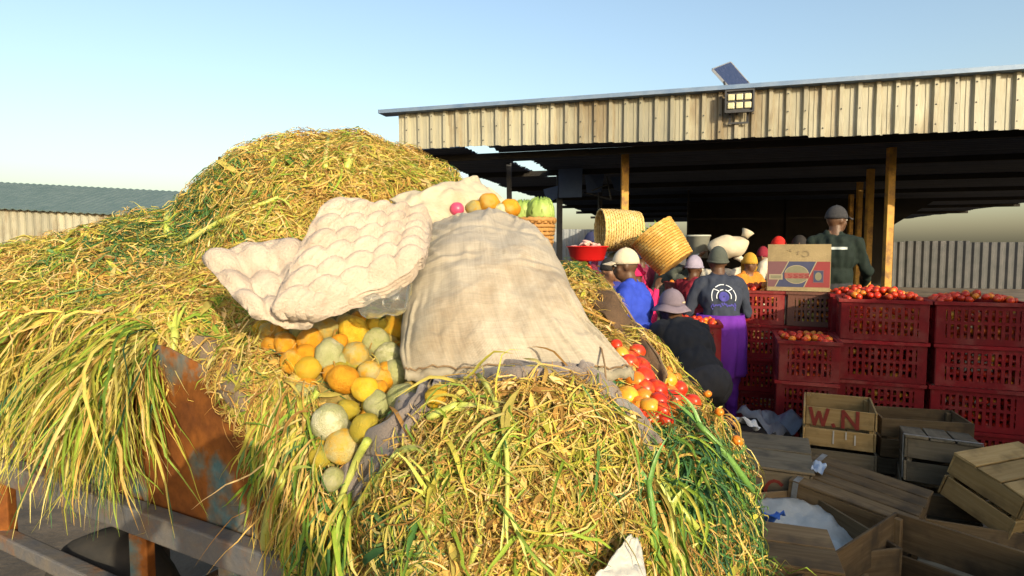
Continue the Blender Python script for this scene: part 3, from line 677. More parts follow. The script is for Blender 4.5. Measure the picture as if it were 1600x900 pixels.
# ------------------------------------------------------------------ the big woven sack
def sack_mat(name, c1, c2, stain, stain2):
    m = bpy.data.materials.new(name); m.use_nodes = True; n, l = m.node_tree.nodes, m.node_tree.links
    b = n['Principled BSDF']; b.inputs['Roughness'].default_value = 0.65; b.inputs['Specular IOR Level'].default_value = 0.3
    at = n.new('ShaderNodeUVMap'); tc = n.new('ShaderNodeTexCoord')
    n1 = n.new('ShaderNodeTexNoise'); n1.inputs['Scale'].default_value = 7; n1.inputs['Detail'].default_value = 8; n1.inputs['Roughness'].default_value = 0.7; l.new(tc.outputs['Object'], n1.inputs['Vector'])
    r = n.new('ShaderNodeValToRGB'); r.color_ramp.elements[0].position = 0.36; r.color_ramp.elements[0].color = (*c1, 1); r.color_ramp.elements[1].position = 0.6; r.color_ramp.elements[1].color = (*c2, 1); l.new(n1.outputs['Fac'], r.inputs[0])
    n2 = n.new('ShaderNodeTexNoise'); n2.inputs['Scale'].default_value = 3.1; n2.inputs['Detail'].default_value = 9; n2.inputs['Roughness'].default_value = 0.75; l.new(tc.outputs['Object'], n2.inputs['Vector'])
    r2 = n.new('ShaderNodeValToRGB'); r2.color_ramp.elements[0].position = 0.53; r2.color_ramp.elements[0].color = (0, 0, 0, 1); r2.color_ramp.elements[1].position = 0.72; r2.color_ramp.elements[1].color = (0.85, 0.85, 0.85, 1); l.new(n2.outputs['Fac'], r2.inputs[0])
    mx = n.new('ShaderNodeMix'); mx.data_type = 'RGBA'; mx.inputs['B'].default_value = (*stain, 1); l.new(r2.outputs[0], mx.inputs['Factor']); l.new(r.outputs[0], mx.inputs['A'])
    # a dirty green-brown smear on the left of the sack (uv x small)
    sx = n.new('ShaderNodeSeparateXYZ'); l.new(at.outputs[0], sx.inputs[0]); mr = n.new('ShaderNodeMapRange'); mr.inputs['From Min'].default_value = 0.02; mr.inputs['From Max'].default_value = 0.42; mr.inputs['To Min'].default_value = 1.0; mr.inputs['To Max'].default_value = 0.0; l.new(sx.outputs[0], mr.inputs['Value'])
    n3 = n.new('ShaderNodeTexNoise'); n3.inputs['Scale'].default_value = 12; n3.inputs['Detail'].default_value = 6; l.new(tc.outputs['Object'], n3.inputs['Vector'])
    mm = n.new('ShaderNodeMath'); mm.operation = 'MULTIPLY'; l.new(mr.outputs[0], mm.inputs[0]); l.new(n3.outputs['Fac'], mm.inputs[1])
    m2 = n.new('ShaderNodeMix'); m2.data_type = 'RGBA'; m2.inputs['B'].default_value = (*stain2, 1); l.new(mm.outputs[0], m2.inputs['Factor']); l.new(mx.outputs['Result'], m2.inputs['A'])
    st_ = []
    for scl in ((150.0, 5.0, 1.0), (5.0, 190.0, 1.0)):
        mp = n.new('ShaderNodeMapping'); mp.inputs['Scale'].default_value = scl; l.new(at.outputs[0], mp.inputs['Vector'])
        q = n.new('ShaderNodeTexNoise'); q.inputs['Scale'].default_value = 1.0; q.inputs['Detail'].default_value = 2; l.new(mp.outputs[0], q.inputs['Vector']); st_.append(q)
    sm = n.new('ShaderNodeMath'); l.new(st_[0].outputs['Fac'], sm.inputs[0]); l.new(st_[1].outputs['Fac'], sm.inputs[1])
    mv = n.new('ShaderNodeMapRange'); mv.inputs['From Min'].default_value = 0.7; mv.inputs['From Max'].default_value = 1.3; mv.inputs['To Min'].default_value = 0.87; mv.inputs['To Max'].default_value = 1.12; l.new(sm.outputs[0], mv.inputs['Value'])
    hv = n.new('ShaderNodeHueSaturation'); l.new(m2.outputs['Result'], hv.inputs['Color']); l.new(mv.outputs[0], hv.inputs['Value'])
    l.new(hv.outputs[0], b.inputs['Base Color'])
    # woven tape: warp and weft
    w1 = n.new('ShaderNodeTexWave'); w1.bands_direction = 'X'; w1.inputs['Scale'].default_value = 85; w1.inputs['Distortion'].default_value = 0.6; w1.inputs['Detail'].default_value = 2; l.new(at.outputs[0], w1.inputs['Vector'])
    w2 = n.new('ShaderNodeTexWave'); w2.bands_direction = 'Y'; w2.inputs['Scale'].default_value = 120; w2.inputs['Distortion'].default_value = 0.6; w2.inputs['Detail'].default_value = 2; l.new(at.outputs[0], w2.inputs['Vector'])
    ad = n.new('ShaderNodeMath'); l.new(w1.outputs['Fac'], ad.inputs[0]); l.new(w2.outputs['Fac'], ad.inputs[1])
    bp = n.new('ShaderNodeBump'); bp.inputs['Strength'].default_value = 0.45; bp.inputs['Distance'].default_value = 0.0013; l.new(ad.outputs[0], bp.inputs['Height'])
    n4 = n.new('ShaderNodeTexNoise'); n4.inputs['Scale'].default_value = 28; n4.inputs['Detail'].default_value = 5; l.new(tc.outputs['Object'], n4.inputs['Vector'])
    b2 = n.new('ShaderNodeBump'); b2.inputs['Strength'].default_value = 0.5; b2.inputs['Distance'].default_value = 0.008; l.new(n4.outputs['Fac'], b2.inputs['Height']); l.new(bp.outputs[0], b2.inputs['Normal']); l.new(b2.outputs[0], b.inputs['Normal'])
    return m
m_sack = sack_mat('woven_sack_cream', (0.33, 0.29, 0.23), (0.41, 0.365, 0.295), (0.25, 0.19, 0.125), (0.13, 0.125, 0.075))
m_sack2 = sack_mat('woven_sack_pale', (0.46, 0.39, 0.28), (0.56, 0.48, 0.35), (0.38, 0.3, 0.19), (0.45, 0.4, 0.3))
m_thread = mat('brown_thread', (0.25, 0.17, 0.09), (0.15, 0.1, 0.06), 60, 0.9)
LV = [  # t, left px, right px, py, Y, thickness
 (0.00, (636, 585), (992, 582), 1.345, 0.006), (0.04, (630, 576), (984, 573), 1.36, 0.03), (0.12, (625, 556), (956, 548), 1.39, 0.07), (0.25, (627, 522), (922, 512), 1.46, 0.12),
 (0.40, (636, 485), (896, 478), 1.55, 0.16), (0.55, (641, 452), (884, 446), 1.65, 0.175), (0.70, (650, 420), (868, 412), 1.76, 0.165), (0.83, (664, 390), (846, 384), 1.86, 0.14), (0.93, (692, 366), (818, 362), 1.93, 0.10), (1.0, (726, 348), (775, 348), 1.98, 0.03)]
def lev(t):
    for a, b in zip(LV[:-1], LV[1:]):
        if t <= b[0]:
            k = (t - a[0]) / (b[0] - a[0]); k2 = k
            L = (lerp(a[1][0], b[1][0], k), lerp(a[1][1], b[1][1], k)); R = (lerp(a[2][0], b[2][0], k), lerp(a[2][1], b[2][1], k))
            return P(*L, lerp(a[3], b[3], k) + 0.02), P(*R, lerp(a[3], b[3], k) + 0.02), lerp(a[4], b[4], k)
    return P(*LV[-1][1], LV[-1][3]), P(*LV[-1][2], LV[-1][3]), LV[-1][4]
_r = random.Random(5)
CREASE = [(0.10, 0.02, 0.20, 0.30, 0.006), (0.30, 0.01, 0.36, 0.22, 0.005), (0.52, 0.01, 0.50, 0.25, 0.005), (0.70, 0.02, 0.62, 0.24, 0.006), (0.90, 0.03, 0.72, 0.38, 0.009), (0.96, 0.06, 0.80, 0.30, 0.007), (0.04, 0.62, 0.30, 0.55, 0.007), (0.06, 0.75, 0.40, 0.66, 0.006), (0.10, 0.86, 0.35, 0.70, 0.006), (0.55, 0.97, 0.50, 0.70, 0.006), (0.75, 0.95, 0.62, 0.72, 0.006), (0.30, 0.97, 0.40, 0.78, 0.005), (0.9, 0.75, 0.7, 0.6, 0.005), (0.2, 0.45, 0.5, 0.48, 0.004), (0.55, 0.42, 0.85, 0.47, 0.004)]
CREASE += [(a, b, a + _r.uniform(-.12, .12), b + _r.uniform(-.12, .12), _r.uniform(.0015, .003)) for a, b in [(_r.uniform(.05, .95), _r.uniform(.05, .95)) for _ in range(22)]]
def sack_pt(u, v, inflate=0.0):
    ph = 2 * math.pi * u; L, R, th = lev(v); c = (L + R) / 2; h = (R - L) / 2
    ax = Vector((0, 0.62, 0.5)).normalized(); nn_ = h.normalized().cross(ax).normalized()
    if nn_.z < 0: nn_ = -nn_
    ct, st = math.cos(ph), math.sin(ph)
    e = abs(ct) ** 0.85 * (1 if ct >= 0 else -1)
    f = (abs(st) ** 0.75) * (1 if st >= 0 else -1)
    p = c - h * e + nn_ * th * f * (0.9 if f > 0 else 0.55)
    w = 0.004 * nz((p.x * 9, p.y * 9, p.z * 9)) + 0.0025 * nz((p.x * 22, p.y * 10, p.z * 10 + 3)) + 0.008 * nz((p.x * 4, p.y * 4, p.z * 4 + 7))
    # creases that fan from the seam corners
    w += 0.006 * math.sin(u * 60 + 5 * v) * max(0, 0.22 - v) / 0.22 * (1 if f > 0 else 0)
    w -= 0.007 * math.exp(-((v - 0.60 - 0.10 * math.sin(6 * u)) / 0.018) ** 2) * (1 if f > 0 else 0)
    w += 0.005 * math.sin(ct * 7 + v * 16 + 2 * math.sin(3 * v)) * (1 if f > 0 else 0) * min(1, v * 4)
    if f > 0:      # loose-cloth wrinkles: sharp ridges that wander over the face
        q1 = nz((p.x * 7 + 3 * p.z, p.y * 5, p.z * 3 + 11)); q2 = nz((p.x * 13, p.y * 8 + 4, p.z * 12)); q3 = nz((p.x * 30, p.y * 14, p.z * 14 + 2))
        w += 0.006 * max(0, 1 - abs(q1) * 6) * (0.4 + v) + 0.003 * max(0, 1 - abs(q2) * 6) + 0.0018 * q3
        for (ua, va, ub, vb, dp) in CREASE:
            uu_ = u * 2; dx, dy = ub - ua, vb - va; tt = max(0.0, min(1.0, ((uu_ - ua) * dx + (v - va) * dy) / (dx * dx + dy * dy))); dd_ = math.hypot(uu_ - ua - tt * dx, v - va - tt * dy)
            w += dp * math.exp(-(dd_ / 0.012) ** 2) * math.sin(math.pi * (0.1 + 0.8 * tt)) - dp * 0.7 * math.exp(-((dd_ - 0.022) / 0.014) ** 2) * math.sin(math.pi * (0.1 + 0.8 * tt))
    return p + nn_ * w
def sack_build(name, fn, nu, nv_, m, parent):
    mb = MB(); mb.grid(fn, nu, nv_); me = mb.mesh(name, m, True); uv = me.uv_layers.new(name='UVMap')
    for lo in me.loops: i = lo.vertex_index; uv.data[lo.index].uv = ((i % (nu + 1)) / nu * 2, (i // (nu + 1)) / nv_)
    return link(name, me, parent)
sk = thing('woven_sack', 'large stuffed dirty white woven sack lying in front on the heap', 'sack', (0, 0, 0))
sack_build('sack_body', sack_pt, 200, 150, m_sack, sk)
# sewn seam and end cords
mb = MB(); pts = []
for i in range(41):
    t = i / 40; q = sack_pt(0.02 + 0.46 * t, 0.018) + Vector((0, -0.006, 0.002)); pts.append(q + Vector((0, 0, 0.003 * math.sin(i * 2.3))))
mb.tube(pts, 0.0022, 6); mb.build('seam_thread', m_thread, sk)
mb = MB()
def hem(u, v): return sack_pt(0.01 + 0.48 * u, 0.012) + Vector((0, -0.004 - 0.003 * v, -0.022 * v + 0.003 * math.sin(u * 70)))
mb.grid(hem, 60, 2); o = mb.build('hem', m_sack, sk, True); solid(o, 0.003)
mb = MB(); pts = [P(802, 340, 1.90), P(826, 352, 1.84), P(848, 372, 1.78), P(858, 396, 1.72), P(863, 430, 1.66), P(872, 470, 1.56), P(915, 520, 1.44), P(940, 545, 1.375), P(945, 570, 1.335), P(948, 610, 1.30), P(950, 660, 1.27), P(952, 720, 1.23)]
mb.tube(pts, 0.0022, 6); mb.build('drawstring', m_thread, sk)

# second, slack sack behind
sk2 = thing('woven_sack', 'slack cream sack folded flat behind the egg trays', 'sack')
def s2(u, v):
    a = P(608, 312, 2.02).lerp(P(742, 276, 2.3), u) if True else 0
    b = P(662, 356, 1.92).lerp(P(792, 322, 2.2), u)
    p = a.lerp(b, v); bulge = 0.05 * math.sin(math.pi * min(1, max(0, v))) * math.sin(math.pi * u) ** 0.5
    w = 0.016 * nz((u * 4, v * 3, 1)) + 0.008 * nz((u * 9, v * 5 + 5 * u, 2)) + 0.010 * math.sin(v * 9 + 6 * nz((u * 3, v * 2, 5)))
    return p + Vector((0, -0.7, 0.7)) * (bulge + w)
o = sack_build('sack_body', s2, 60, 40, m_sack2, sk2); solid(o, 0.006)
def s2b(u, v):
    a = P(612, 318, 2.0).lerp(P(665, 338, 1.95), u); b = P(640, 345, 1.86).lerp(P(705, 352, 1.88), u); p = a.lerp(b, v)
    return p + Vector((0, -0.6, 0.7)) * (0.03 * math.sin(math.pi * v) + 0.012 * nz((u * 6, v * 6, 9)))
o = sack_build('folded_mouth', s2b, 30, 14, m_sack2, sk2); solid(o, 0.004)
def s2c(u, v):
    a = P(722, 282, 2.28).lerp(P(760, 296, 2.34), u); b = P(738, 330, 2.2).lerp(P(800, 332, 2.26), u); p = a.lerp(b, v)
    return p + Vector((0, -0.6, 0.7)) * (0.03 * math.sin(math.pi * v) + 0.02 * nz((u * 5, v * 5, 3)))
o = sack_build('loose_flap', s2c, 24, 16, m_sack2, sk2); solid(o, 0.004)

# ------------------------------------------------------------------ egg trays
m_pulp = mat('moulded_pulp', (0.40, 0.335, 0.275), (0.45, 0.38, 0.315), 14, 0.9, 0.5, 150, c3=(0.365, 0.30, 0.245))
def dome(x, y):
    """height of an upturned egg tray, cells of unit size"""
    fx, fy = x - math.floor(x) - 0.5, y - math.floor(y) - 0.5; r = math.hypot(fx, fy)
    h = math.sqrt(max(0.0, 1 - (r / 0.56) ** 2)) if r < 0.56 else 0.0
    return max(h * 0.95, 0.16)
def tray(name, label, A, B, C, D, nx=5, ny=6, depth=0.036, m=None, res=9, bow=0.0, group='egg trays', seed=0, thick=0.0025, droopy=True):
    A, B, C, D = (Vector(q) for q in (A, B, C, D)); o_ = (A + B + C + D) / 4
    def fn(u, v):
        # rounded, scalloped outline
        cu, cv = 2 * u - 1, 2 * v - 1; rc = 0.07 * (cu * cv) ** 6 * 1.6
        su = 0.010 * math.cos(2 * math.pi * ny * (v - .035) / .93) * abs(cu) ** 8; sv = 0.010 * math.cos(2 * math.pi * nx * (u - .035) / .93) * abs(cv) ** 8
        ub, vb_ = u, v; u = 0.5 + cu / 2 * (1 - rc - su); v = 0.5 + cv / 2 * (1 - rc - sv)
        p = A.lerp(B, u).lerp(D.lerp(C, u), v); du = (B - A).lerp(C - D, v); dv = (D - A).lerp(C - B, u); n_ = du.cross(dv).normalized()
        if n_.y > 0: n_ = -n_
        mg = 0.035; uu = (u - mg) / (1 - 2 * mg) * nx; vv_ = (v - mg) / (1 - 2 * mg) * ny
        if 0 <= uu <= nx and 0 <= vv_ <= ny: h = dome(min(uu, nx - 1e-6), min(vv_, ny - 1e-6))
        else: h = 0.12
        w = 0.010 * nz((u * 2.5 + seed, v * 2.5, seed)) + 0.0025 * nz((u * 14, v * 14, seed)); edge = min(u, 1 - u, v, 1 - v)
        w += 0.010 * nz((u * 6 + seed, v * 6, 3)) * max(0, 1 - edge * 9)
        droop = -0.02 * max(0, 0.12 - v) / 0.12 * (1 if droopy else 0)
        return p + n_ * (h * depth + w + droop + bow * math.sin(math.pi * u) * math.sin(math.pi * v)) - o_
    mb = MB(); mb.grid(fn, nx * res, ny * res); o = mb.build(name, m or m_pulp, None, True, o_); solid(o, thick); tag(o, label, 'egg tray', group); return o
A_, B_, C_, D_ = P(408, 512, 1.28), P(668, 408, 1.42), P(672, 334, 1.72), P(508, 304, 1.52)
tray('egg_tray', 'topmost upturned pulp egg tray leaning across the fruit', A_, B_, C_, D_, bow=0.012)
for i in range(1, 4):
    d_ = Vector((0.003 * i, 0.006 * i, -0.0075 * i))
    tray('egg_tray', ['', 'second egg tray, its edge just under the topmost tray', 'third egg tray down, edge showing under the second', 'lowest tray of the egg tray stack above the clear plastic tray'][i], A_ + d_ + Vector((0.02 * i, 0, 0.006 * i)), B_ + d_ + Vector((-0.006 * i, 0, -0.002 * i)), C_ + d_, D_ + d_, bow=0.012, res=5, seed=0.0)
tray('egg_tray', 'torn egg tray at left with upcurled corner, tucked beside the stack', P(385, 490, 1.30), P(500, 512, 1.33), P(476, 366, 1.53), P(306, 398, 1.44), nx=3, ny=3, depth=0.036, bow=-0.03, seed=4)
m_clear = mat('clear_plastic', (0.80, 0.82, 0.80), None, rough=0.08)
b_ = m_clear.node_tree.nodes['Principled BSDF']; b_.inputs['Transmission Weight'].default_value = 0.93; b_.inputs['IOR'].default_value = 1.3
tray('plastic_tray', 'clear plastic tray with round cups under the egg trays beside the sack', P(556, 492, 1.37), P(640, 482, 1.40), P(650, 398, 1.55), P(560, 410, 1.50), nx=2, ny=2, depth=0.03, m=m_clear, res=10, seed=9, group=None, thick=0.0015)['category'] = 'plastic tray'

# ------------------------------------------------------------------ grey cloth under sack and fruit
m_cloth = mat('grey_cloth', (0.15, 0.125, 0.115), (0.19, 0.16, 0.145), 10, 0.95, 0.4, 220, sheen=0.2)
m_cloth2 = mat('brown_grey_cloth', (0.17, 0.125, 0.085), (0.13, 0.10, 0.075), 10, 0.95, 0.4, 180)
cl = thing('grey_cloth', 'worn grey cloth spread under the sack and the fruit', 'cloth')
def strip(name, path, m, lift=0.02, folds=3, amp=0.010, nu=14, sub=6, parent=None):
    """path: list of ((px,py),(px,py)) edge pairs"""
    rows = []
    for (a, b) in path:
        rows.append((Vector((*a, 0)), Vector((*b, 0))))
    def fn(u, v):
        x = v * (len(rows) - 1); i = min(int(x), len(rows) - 2); k = x - i; a = rows[i][0].lerp(rows[i + 1][0], k); b = rows[i][1].lerp(rows[i + 1][1], k); q = a.lerp(b, u)
        p, n_ = hitn(q.x, q.y); n_ = (n_ + Vector((0, -0.4, 0.5))).normalized()
        return p + n_ * (lift + amp * math.sin(u * folds * 2 * math.pi + 3 * nz((u * 2, v * 4, 1))) + amp * 1.3 * nz((u * 5, v * 9, 4)) - lift * 1.2 * (abs(2 * u - 1) ** 6))
    mb = MB(); mb.grid(fn, nu * 2, (len(rows) - 1) * sub); o = mb.build(name, m, parent if parent is not None else cl, True)
    s_ = o.modifiers.new('s', 'SMOOTH'); s_.iterations = 4; s_.factor = 0.5; solid(o, 0.005); return o
strip('cloth_fold', [((640, 570), (640, 600)), ((700, 580), (690, 625)), ((760, 578), (745, 618)), ((830, 580), (820, 606)), ((890, 582), (885, 606)), ((922, 586), (905, 612))], m_cloth, 0.028, 2)
strip('cloth_fold', [((905, 580), (880, 606)), ((945, 598), (915, 625)), ((975, 632), (950, 655)), ((1005, 665), (985, 690)), ((1032, 700), (1008, 716))], m_cloth, 0.03, 1)
strip('cloth_fold', [((700, 600), (665, 585)), ((690, 632), (630, 640)), ((668, 655), (600, 660)), ((645, 690), (555, 690)), ((610, 740), (530, 730)), ((585, 790), (515, 775))], m_cloth, 0.03, 3, 0.014)
strip('cloth_lining', [((292, 535), (350, 530)), ((300, 562), (375, 560)), ((325, 600), (392, 600)), ((350, 630), (398, 640)), ((382, 668), (402, 670))], m_cloth2, 0.03, 1, 0.006)
# brown sacking that lines the far right rim of the load
bs = thing('brown_sacking', 'curled brown sacking edge behind the tomatoes', 'sacking')
m_brown = mat('brown_sacking', (0.075, 0.045, 0.025), (0.11, 0.065, 0.035), 12, 0.9, 0.5, 160)
rim_pts = [P(905, 455, 2.05), P(935, 446, 2.05), P(962, 452, 2.0), P(988, 492, 1.95), P(1010, 525, 1.85), P(1030, 552, 1.75), P(1042, 580, 1.66)]
low_pts = [P(905, 470, 1.98), P(930, 475, 1.95), P(952, 490, 1.85), P(975, 530, 1.8), P(995, 556, 1.72), P(1012, 575, 1.66), P(1035, 595, 1.6)]
def poly(pts, t):
    x = t * (len(pts) - 1); i = min(int(x), len(pts) - 2); return pts[i].lerp(pts[i + 1], x - i)
def bsf(u, v):
    a = poly(rim_pts, u); b = a.lerp(poly(low_pts, u), 0.75); return a.lerp(b, v) + Vector((-0.02 * v, -0.012 * math.sin(math.pi * v), -0.02 + 0.025 * nz((u * 6, v * 3, 2))))
mb = MB(); mb.grid(bsf, 40, 10); o = mb.build('sacking_sheet', m_brown, bs, True); solid(o, 0.006)
mb = MB(); mb.tube([poly(rim_pts, i / 30) + Vector((0, 0, -0.012 + 0.006 * nz((i * .4, 0, 0)))) for i in range(31)], 0.004, 6); mb.build('rim_cord', m_thread, bs)

# ------------------------------------------------------------------ fruit
def fruit_mesh(name, seed, mats, sq=0.92, lump=0.05, n=28, m=18):
    mb = MB(); mb.ell((0, 0, 0), (1, 1, 1), n, m)
    vs = []
    for v in mb.v:
        p = Vector(v); r = 1 + lump * nz((p.x * 1.3 + seed, p.y * 1.3, p.z * 1.3)) + lump * 0.45 * nz((p.x * 3 + seed, p.y * 3, p.z * 3))
        q = p * r; q.z *= sq; d = max(0, p.z); q.z -= 0.13 * max(0, d - 0.9) / 0.1 * 0.5
        vs.append(tuple(q))
    mb.v = vs; return mb.mesh(name, mats, True)
def skin_mat(name, c1, c2, c3, rough=0.5):
    return mat(name, c1, c2, 1.4, rough + 0.12, 0.6, 14, c3=c3, rnd=0.15, detail=9, lo=0.38, hi=0.62, spec=0.25)
SK = {
 'o': skin_mat('orange_skin', (0.502, 0.205, 0.009), (0.562, 0.274, 0.015), (0.456, 0.304, 0.076)),
 'y': skin_mat('yellow_orange_skin', (0.532, 0.327, 0.015), (0.471, 0.334, 0.038), (0.502, 0.251, 0.011)),
 'g': skin_mat('mouldy_pale_green_skin', (0.251, 0.266, 0.099), (0.319, 0.319, 0.152), (0.350, 0.334, 0.198), 0.7),
 'w': skin_mat('mouldy_whitish_skin', (0.334, 0.334, 0.182), (0.274, 0.289, 0.129), (0.471, 0.456, 0.319), 0.75),
 'm': skin_mat('half_mouldy_orange_skin', (0.486, 0.274, 0.023), (0.334, 0.304, 0.122), (0.395, 0.342, 0.167), 0.6),
 'v': skin_mat('olive_yellow_skin', (0.319, 0.258, 0.023), (0.365, 0.274, 0.030), (0.258, 0.258, 0.061), 0.55),
 'l': skin_mat('lime_green_skin', (0.258, 0.334, 0.038), (0.319, 0.350, 0.061), (0.380, 0.350, 0.114), 0.5),
}
FM = {k: [fruit_mesh('orange_fruit', i * 7.3 + ord(k), SK[k], 0.95 - 0.05 * i, 0.11) for i in range(3)] for k in SK}
FRUIT = [ # px, py, r px, kind, label
 (412, 514, 16, 'y', 'yellow orange at the far left under the torn egg tray'), (440, 513, 16, 'o', 'small orange in the shade of the lower egg tray edge'),
 (447, 540, 19, 'o', 'deep orange fruit at the left edge of the pile, above another'), (457, 565, 18, 'o', 'orange fruit wedged between leaves and the yellow one below it'),
 (482, 576, 20, 'y', 'bright yellow orange at the pile left edge beside the leaves'), (484, 533, 20, 'o', 'orange fruit left of the whitish mouldy one'), (478, 553, 17, 'o', 'orange fruit peeping between two others at left'),
 (515, 554, 23, 'w', 'whitish green mouldy orange, oblong, amid orange ones at left'), (508, 514, 19, 'm', 'dull yellow orange with mould just below the tray middle'),
 (470, 515, 16, 'g', 'pale green orange half hidden under the tray'), (552, 518, 24, 'y', 'big yellow orange in the top row under the tray'), (538, 505, 15, 'm', 'small dull orange tucked behind the big yellow one'),
 (556, 556, 21, 'm', 'half white half yellow orange in the pile centre'), (588, 536, 22, 'g', 'grey green orange below the lime one'), (583, 495, 16, 'l', 'small lime green orange under the clear tray'),
 (560, 497, 12, 'o', 'little orange peeping behind the lime green one'), (618, 512, 21, 'y', 'large yellow orange nearest the sack in the top row'), (625, 486, 17, 'o', 'orange segment of fruit squeezed under the clear tray corner'), (640, 455, 14, 'o', 'orange fruit glimpsed between clear tray and sack'),
 (536, 592, 23, 'o', 'round orange fruit with wrinkled face in the middle of the pile'), (578, 580, 18, 'm', 'dull orange above the bright one at the pile middle'), (607, 557, 22, 'w', 'pale green orange with a white scar beside the sack'),
 (618, 583, 21, 'g', 'olive green orange touching the sack lower left side'), (570, 608, 20, 'y', 'bright orange fruit with pale crown in the lower middle'), (594, 606, 12, 'o', 'small orange fruit showing between green ones'),
 (590, 632, 22, 'g', 'pale green orange at the lower rim just above the grey cloth'), (628, 620, 24, 'g', 'broad grey green orange split by a groove, above the cloth fold'), (658, 600, 22, 'g', 'pale green orange with orange cheek right under the sack edge'), (640, 607, 13, 'm', 'small mottled orange squeezed beside the green pair'),
 (684, 620, 19, 'y', 'single bright yellow orange resting on the grey cloth at right'), (515, 660, 28, 'w', 'largest whitish green orange at the lower left of the spill'), (570, 669, 23, 'v', 'olive yellow orange on the grey cloth beside the whitish one'),
 (534, 697, 25, 'm', 'dull orange fruit below the largest whitish one'), (500, 713, 17, 'v', 'olive orange half hidden by leaves at lower left'), (520, 748, 18, 'g', 'lowest orange, pale green above and orange below'), (600, 510, 14, 'v', 'olive orange tucked between lime and large yellow ones'), (530, 535, 13, 'o', 'small orange gap-filler behind the whitish mouldy one')]
FPOS = []
for i, (px, py, r, kd, lab) in enumerate(FRUIT):
    q, n_ = hitn(px, py); Yd = q.y - 0.01
    Yd -= 0.018 + (0.035 if (px > 600 and py > 590) or (px > 560 and py > 655) else 0); R = r / FPX * Yd * 1.06; c = P(px, py, Yd - 0.3 * R)
    o = link('orange', FM[kd][i % 3]); o.scale = (R * random.uniform(.95, 1.08), R * random.uniform(.95, 1.05), R); o.location = c; o.rotation_euler = (random.uniform(-1.3, 1.3), random.uniform(-1.2, 1.2), random.uniform(0, 6.3))
    tag(o, lab, 'orange', 'mouldy oranges spilled on the heap'); FPOS.append((c, R))
# hidden bed of more fruit underneath, so the spill has depth
for i in range(60):
    px, py = random.uniform(405, 660), random.uniform(495, 700)
    if not in_poly(np.array([[px, py]]), FRUIT_POLY)[0]: continue
    q, n_ = hitn(px, py); R = 0.027; c = Vector(q) + Vector(n_) * 0.014
    o = link('orange', FM['omgyv'[i % 5]][i % 3]); o.scale = (R, R, R); o.location = c; o.rotation_euler = (random.uniform(-1, 1), random.uniform(-1, 1), 0)
    tag(o, 'orange in the lower layer, mostly covered by the fruit above', 'orange', 'lower layer of oranges')
for px, py, r, kd, lab in ((764, 318, 17, 'o', 'orange pumpkin-like fruit behind the top of the sack'), (797, 326, 16, 'o', 'right orange fruit behind the sack shoulder'), (784, 330, 15, 'w', 'pale fruit between two orange ones behind the sack'), (742, 326, 14, 'm', 'yellow fruit behind the sack top, left of the orange one')):
    c = P(px, py, 2.08); o = link('orange', FM[kd][0]); R = r / FPX * 2.1; o.scale = (R, R, R); o.location = c; tag(o, lab, 'orange', 'fruit behind the sack')
m_on = mat('red_onion_skin', (0.50, 0.06, 0.13), (0.42, 0.05, 0.12), 3, 0.35)
o = link('red_onion', fruit_mesh('red_onion', 3, m_on, 0.95, 0.03)); o.location = P(714, 327, 2.02); o.scale = (0.024, 0.024, 0.026); tag(o, 'single pink red onion behind the sack top', 'onion')
# cabbages in a small basket behind the sack
m_cab = mat('cabbage_leaf', (0.20, 0.34, 0.05), (0.36, 0.46, 0.13), 5, 0.5, 0.6, 18, transl=0.15)
m_wick2 = mat('brown_wicker', (0.42, 0.22, 0.06), (0.32, 0.16, 0.05), 30, 0.7, 0.4, 80)
def cabbage(loc, R, lab):
    t = thing('cabbage', lab, 'cabbage', loc)
    mb = MB(); mb.ell((0, 0, 0), (R * .88, R * .88, R * .84), 20, 14); mb.build('head', m_cab, t, True)
    for k in range(9):
        a = k * 0.75 + 0.3; tilt = 0.25 + 0.5 * (k % 3) / 2
        def fn(u, v):
            th = (u - .5) * 1.7; ph = -0.5 + v * (1.5 + .2 * (k % 2)); rr = R * (1.0 + 0.08 * v * v + 0.05 * nz((u * 4 + k, v * 4, k)))
            rr *= 1 + 0.20 * max(0, v - .5) * (1 + math.sin(u * 19 + k))
            p = Vector((math.cos(ph) * math.cos(th), math.cos(ph) * math.sin(th), math.sin(ph))) * rr; return Matrix.Rotation(a, 3, 'Z') @ (Matrix.Rotation(-0.15 * tilt, 3, 'Y') @ p)
        mb = MB(); mb.grid(fn, 10, 8); o = mb.build('leaf', m_cab, t, True); solid(o, 0.002)
    return t
cabbage(P(845, 334, 2.75), 0.062, 'rounder bright green cabbage in the small basket behind the sack'); cabbage(P(819, 335, 2.8), 0.056, 'left cabbage, leafier, beside the sack shoulder')
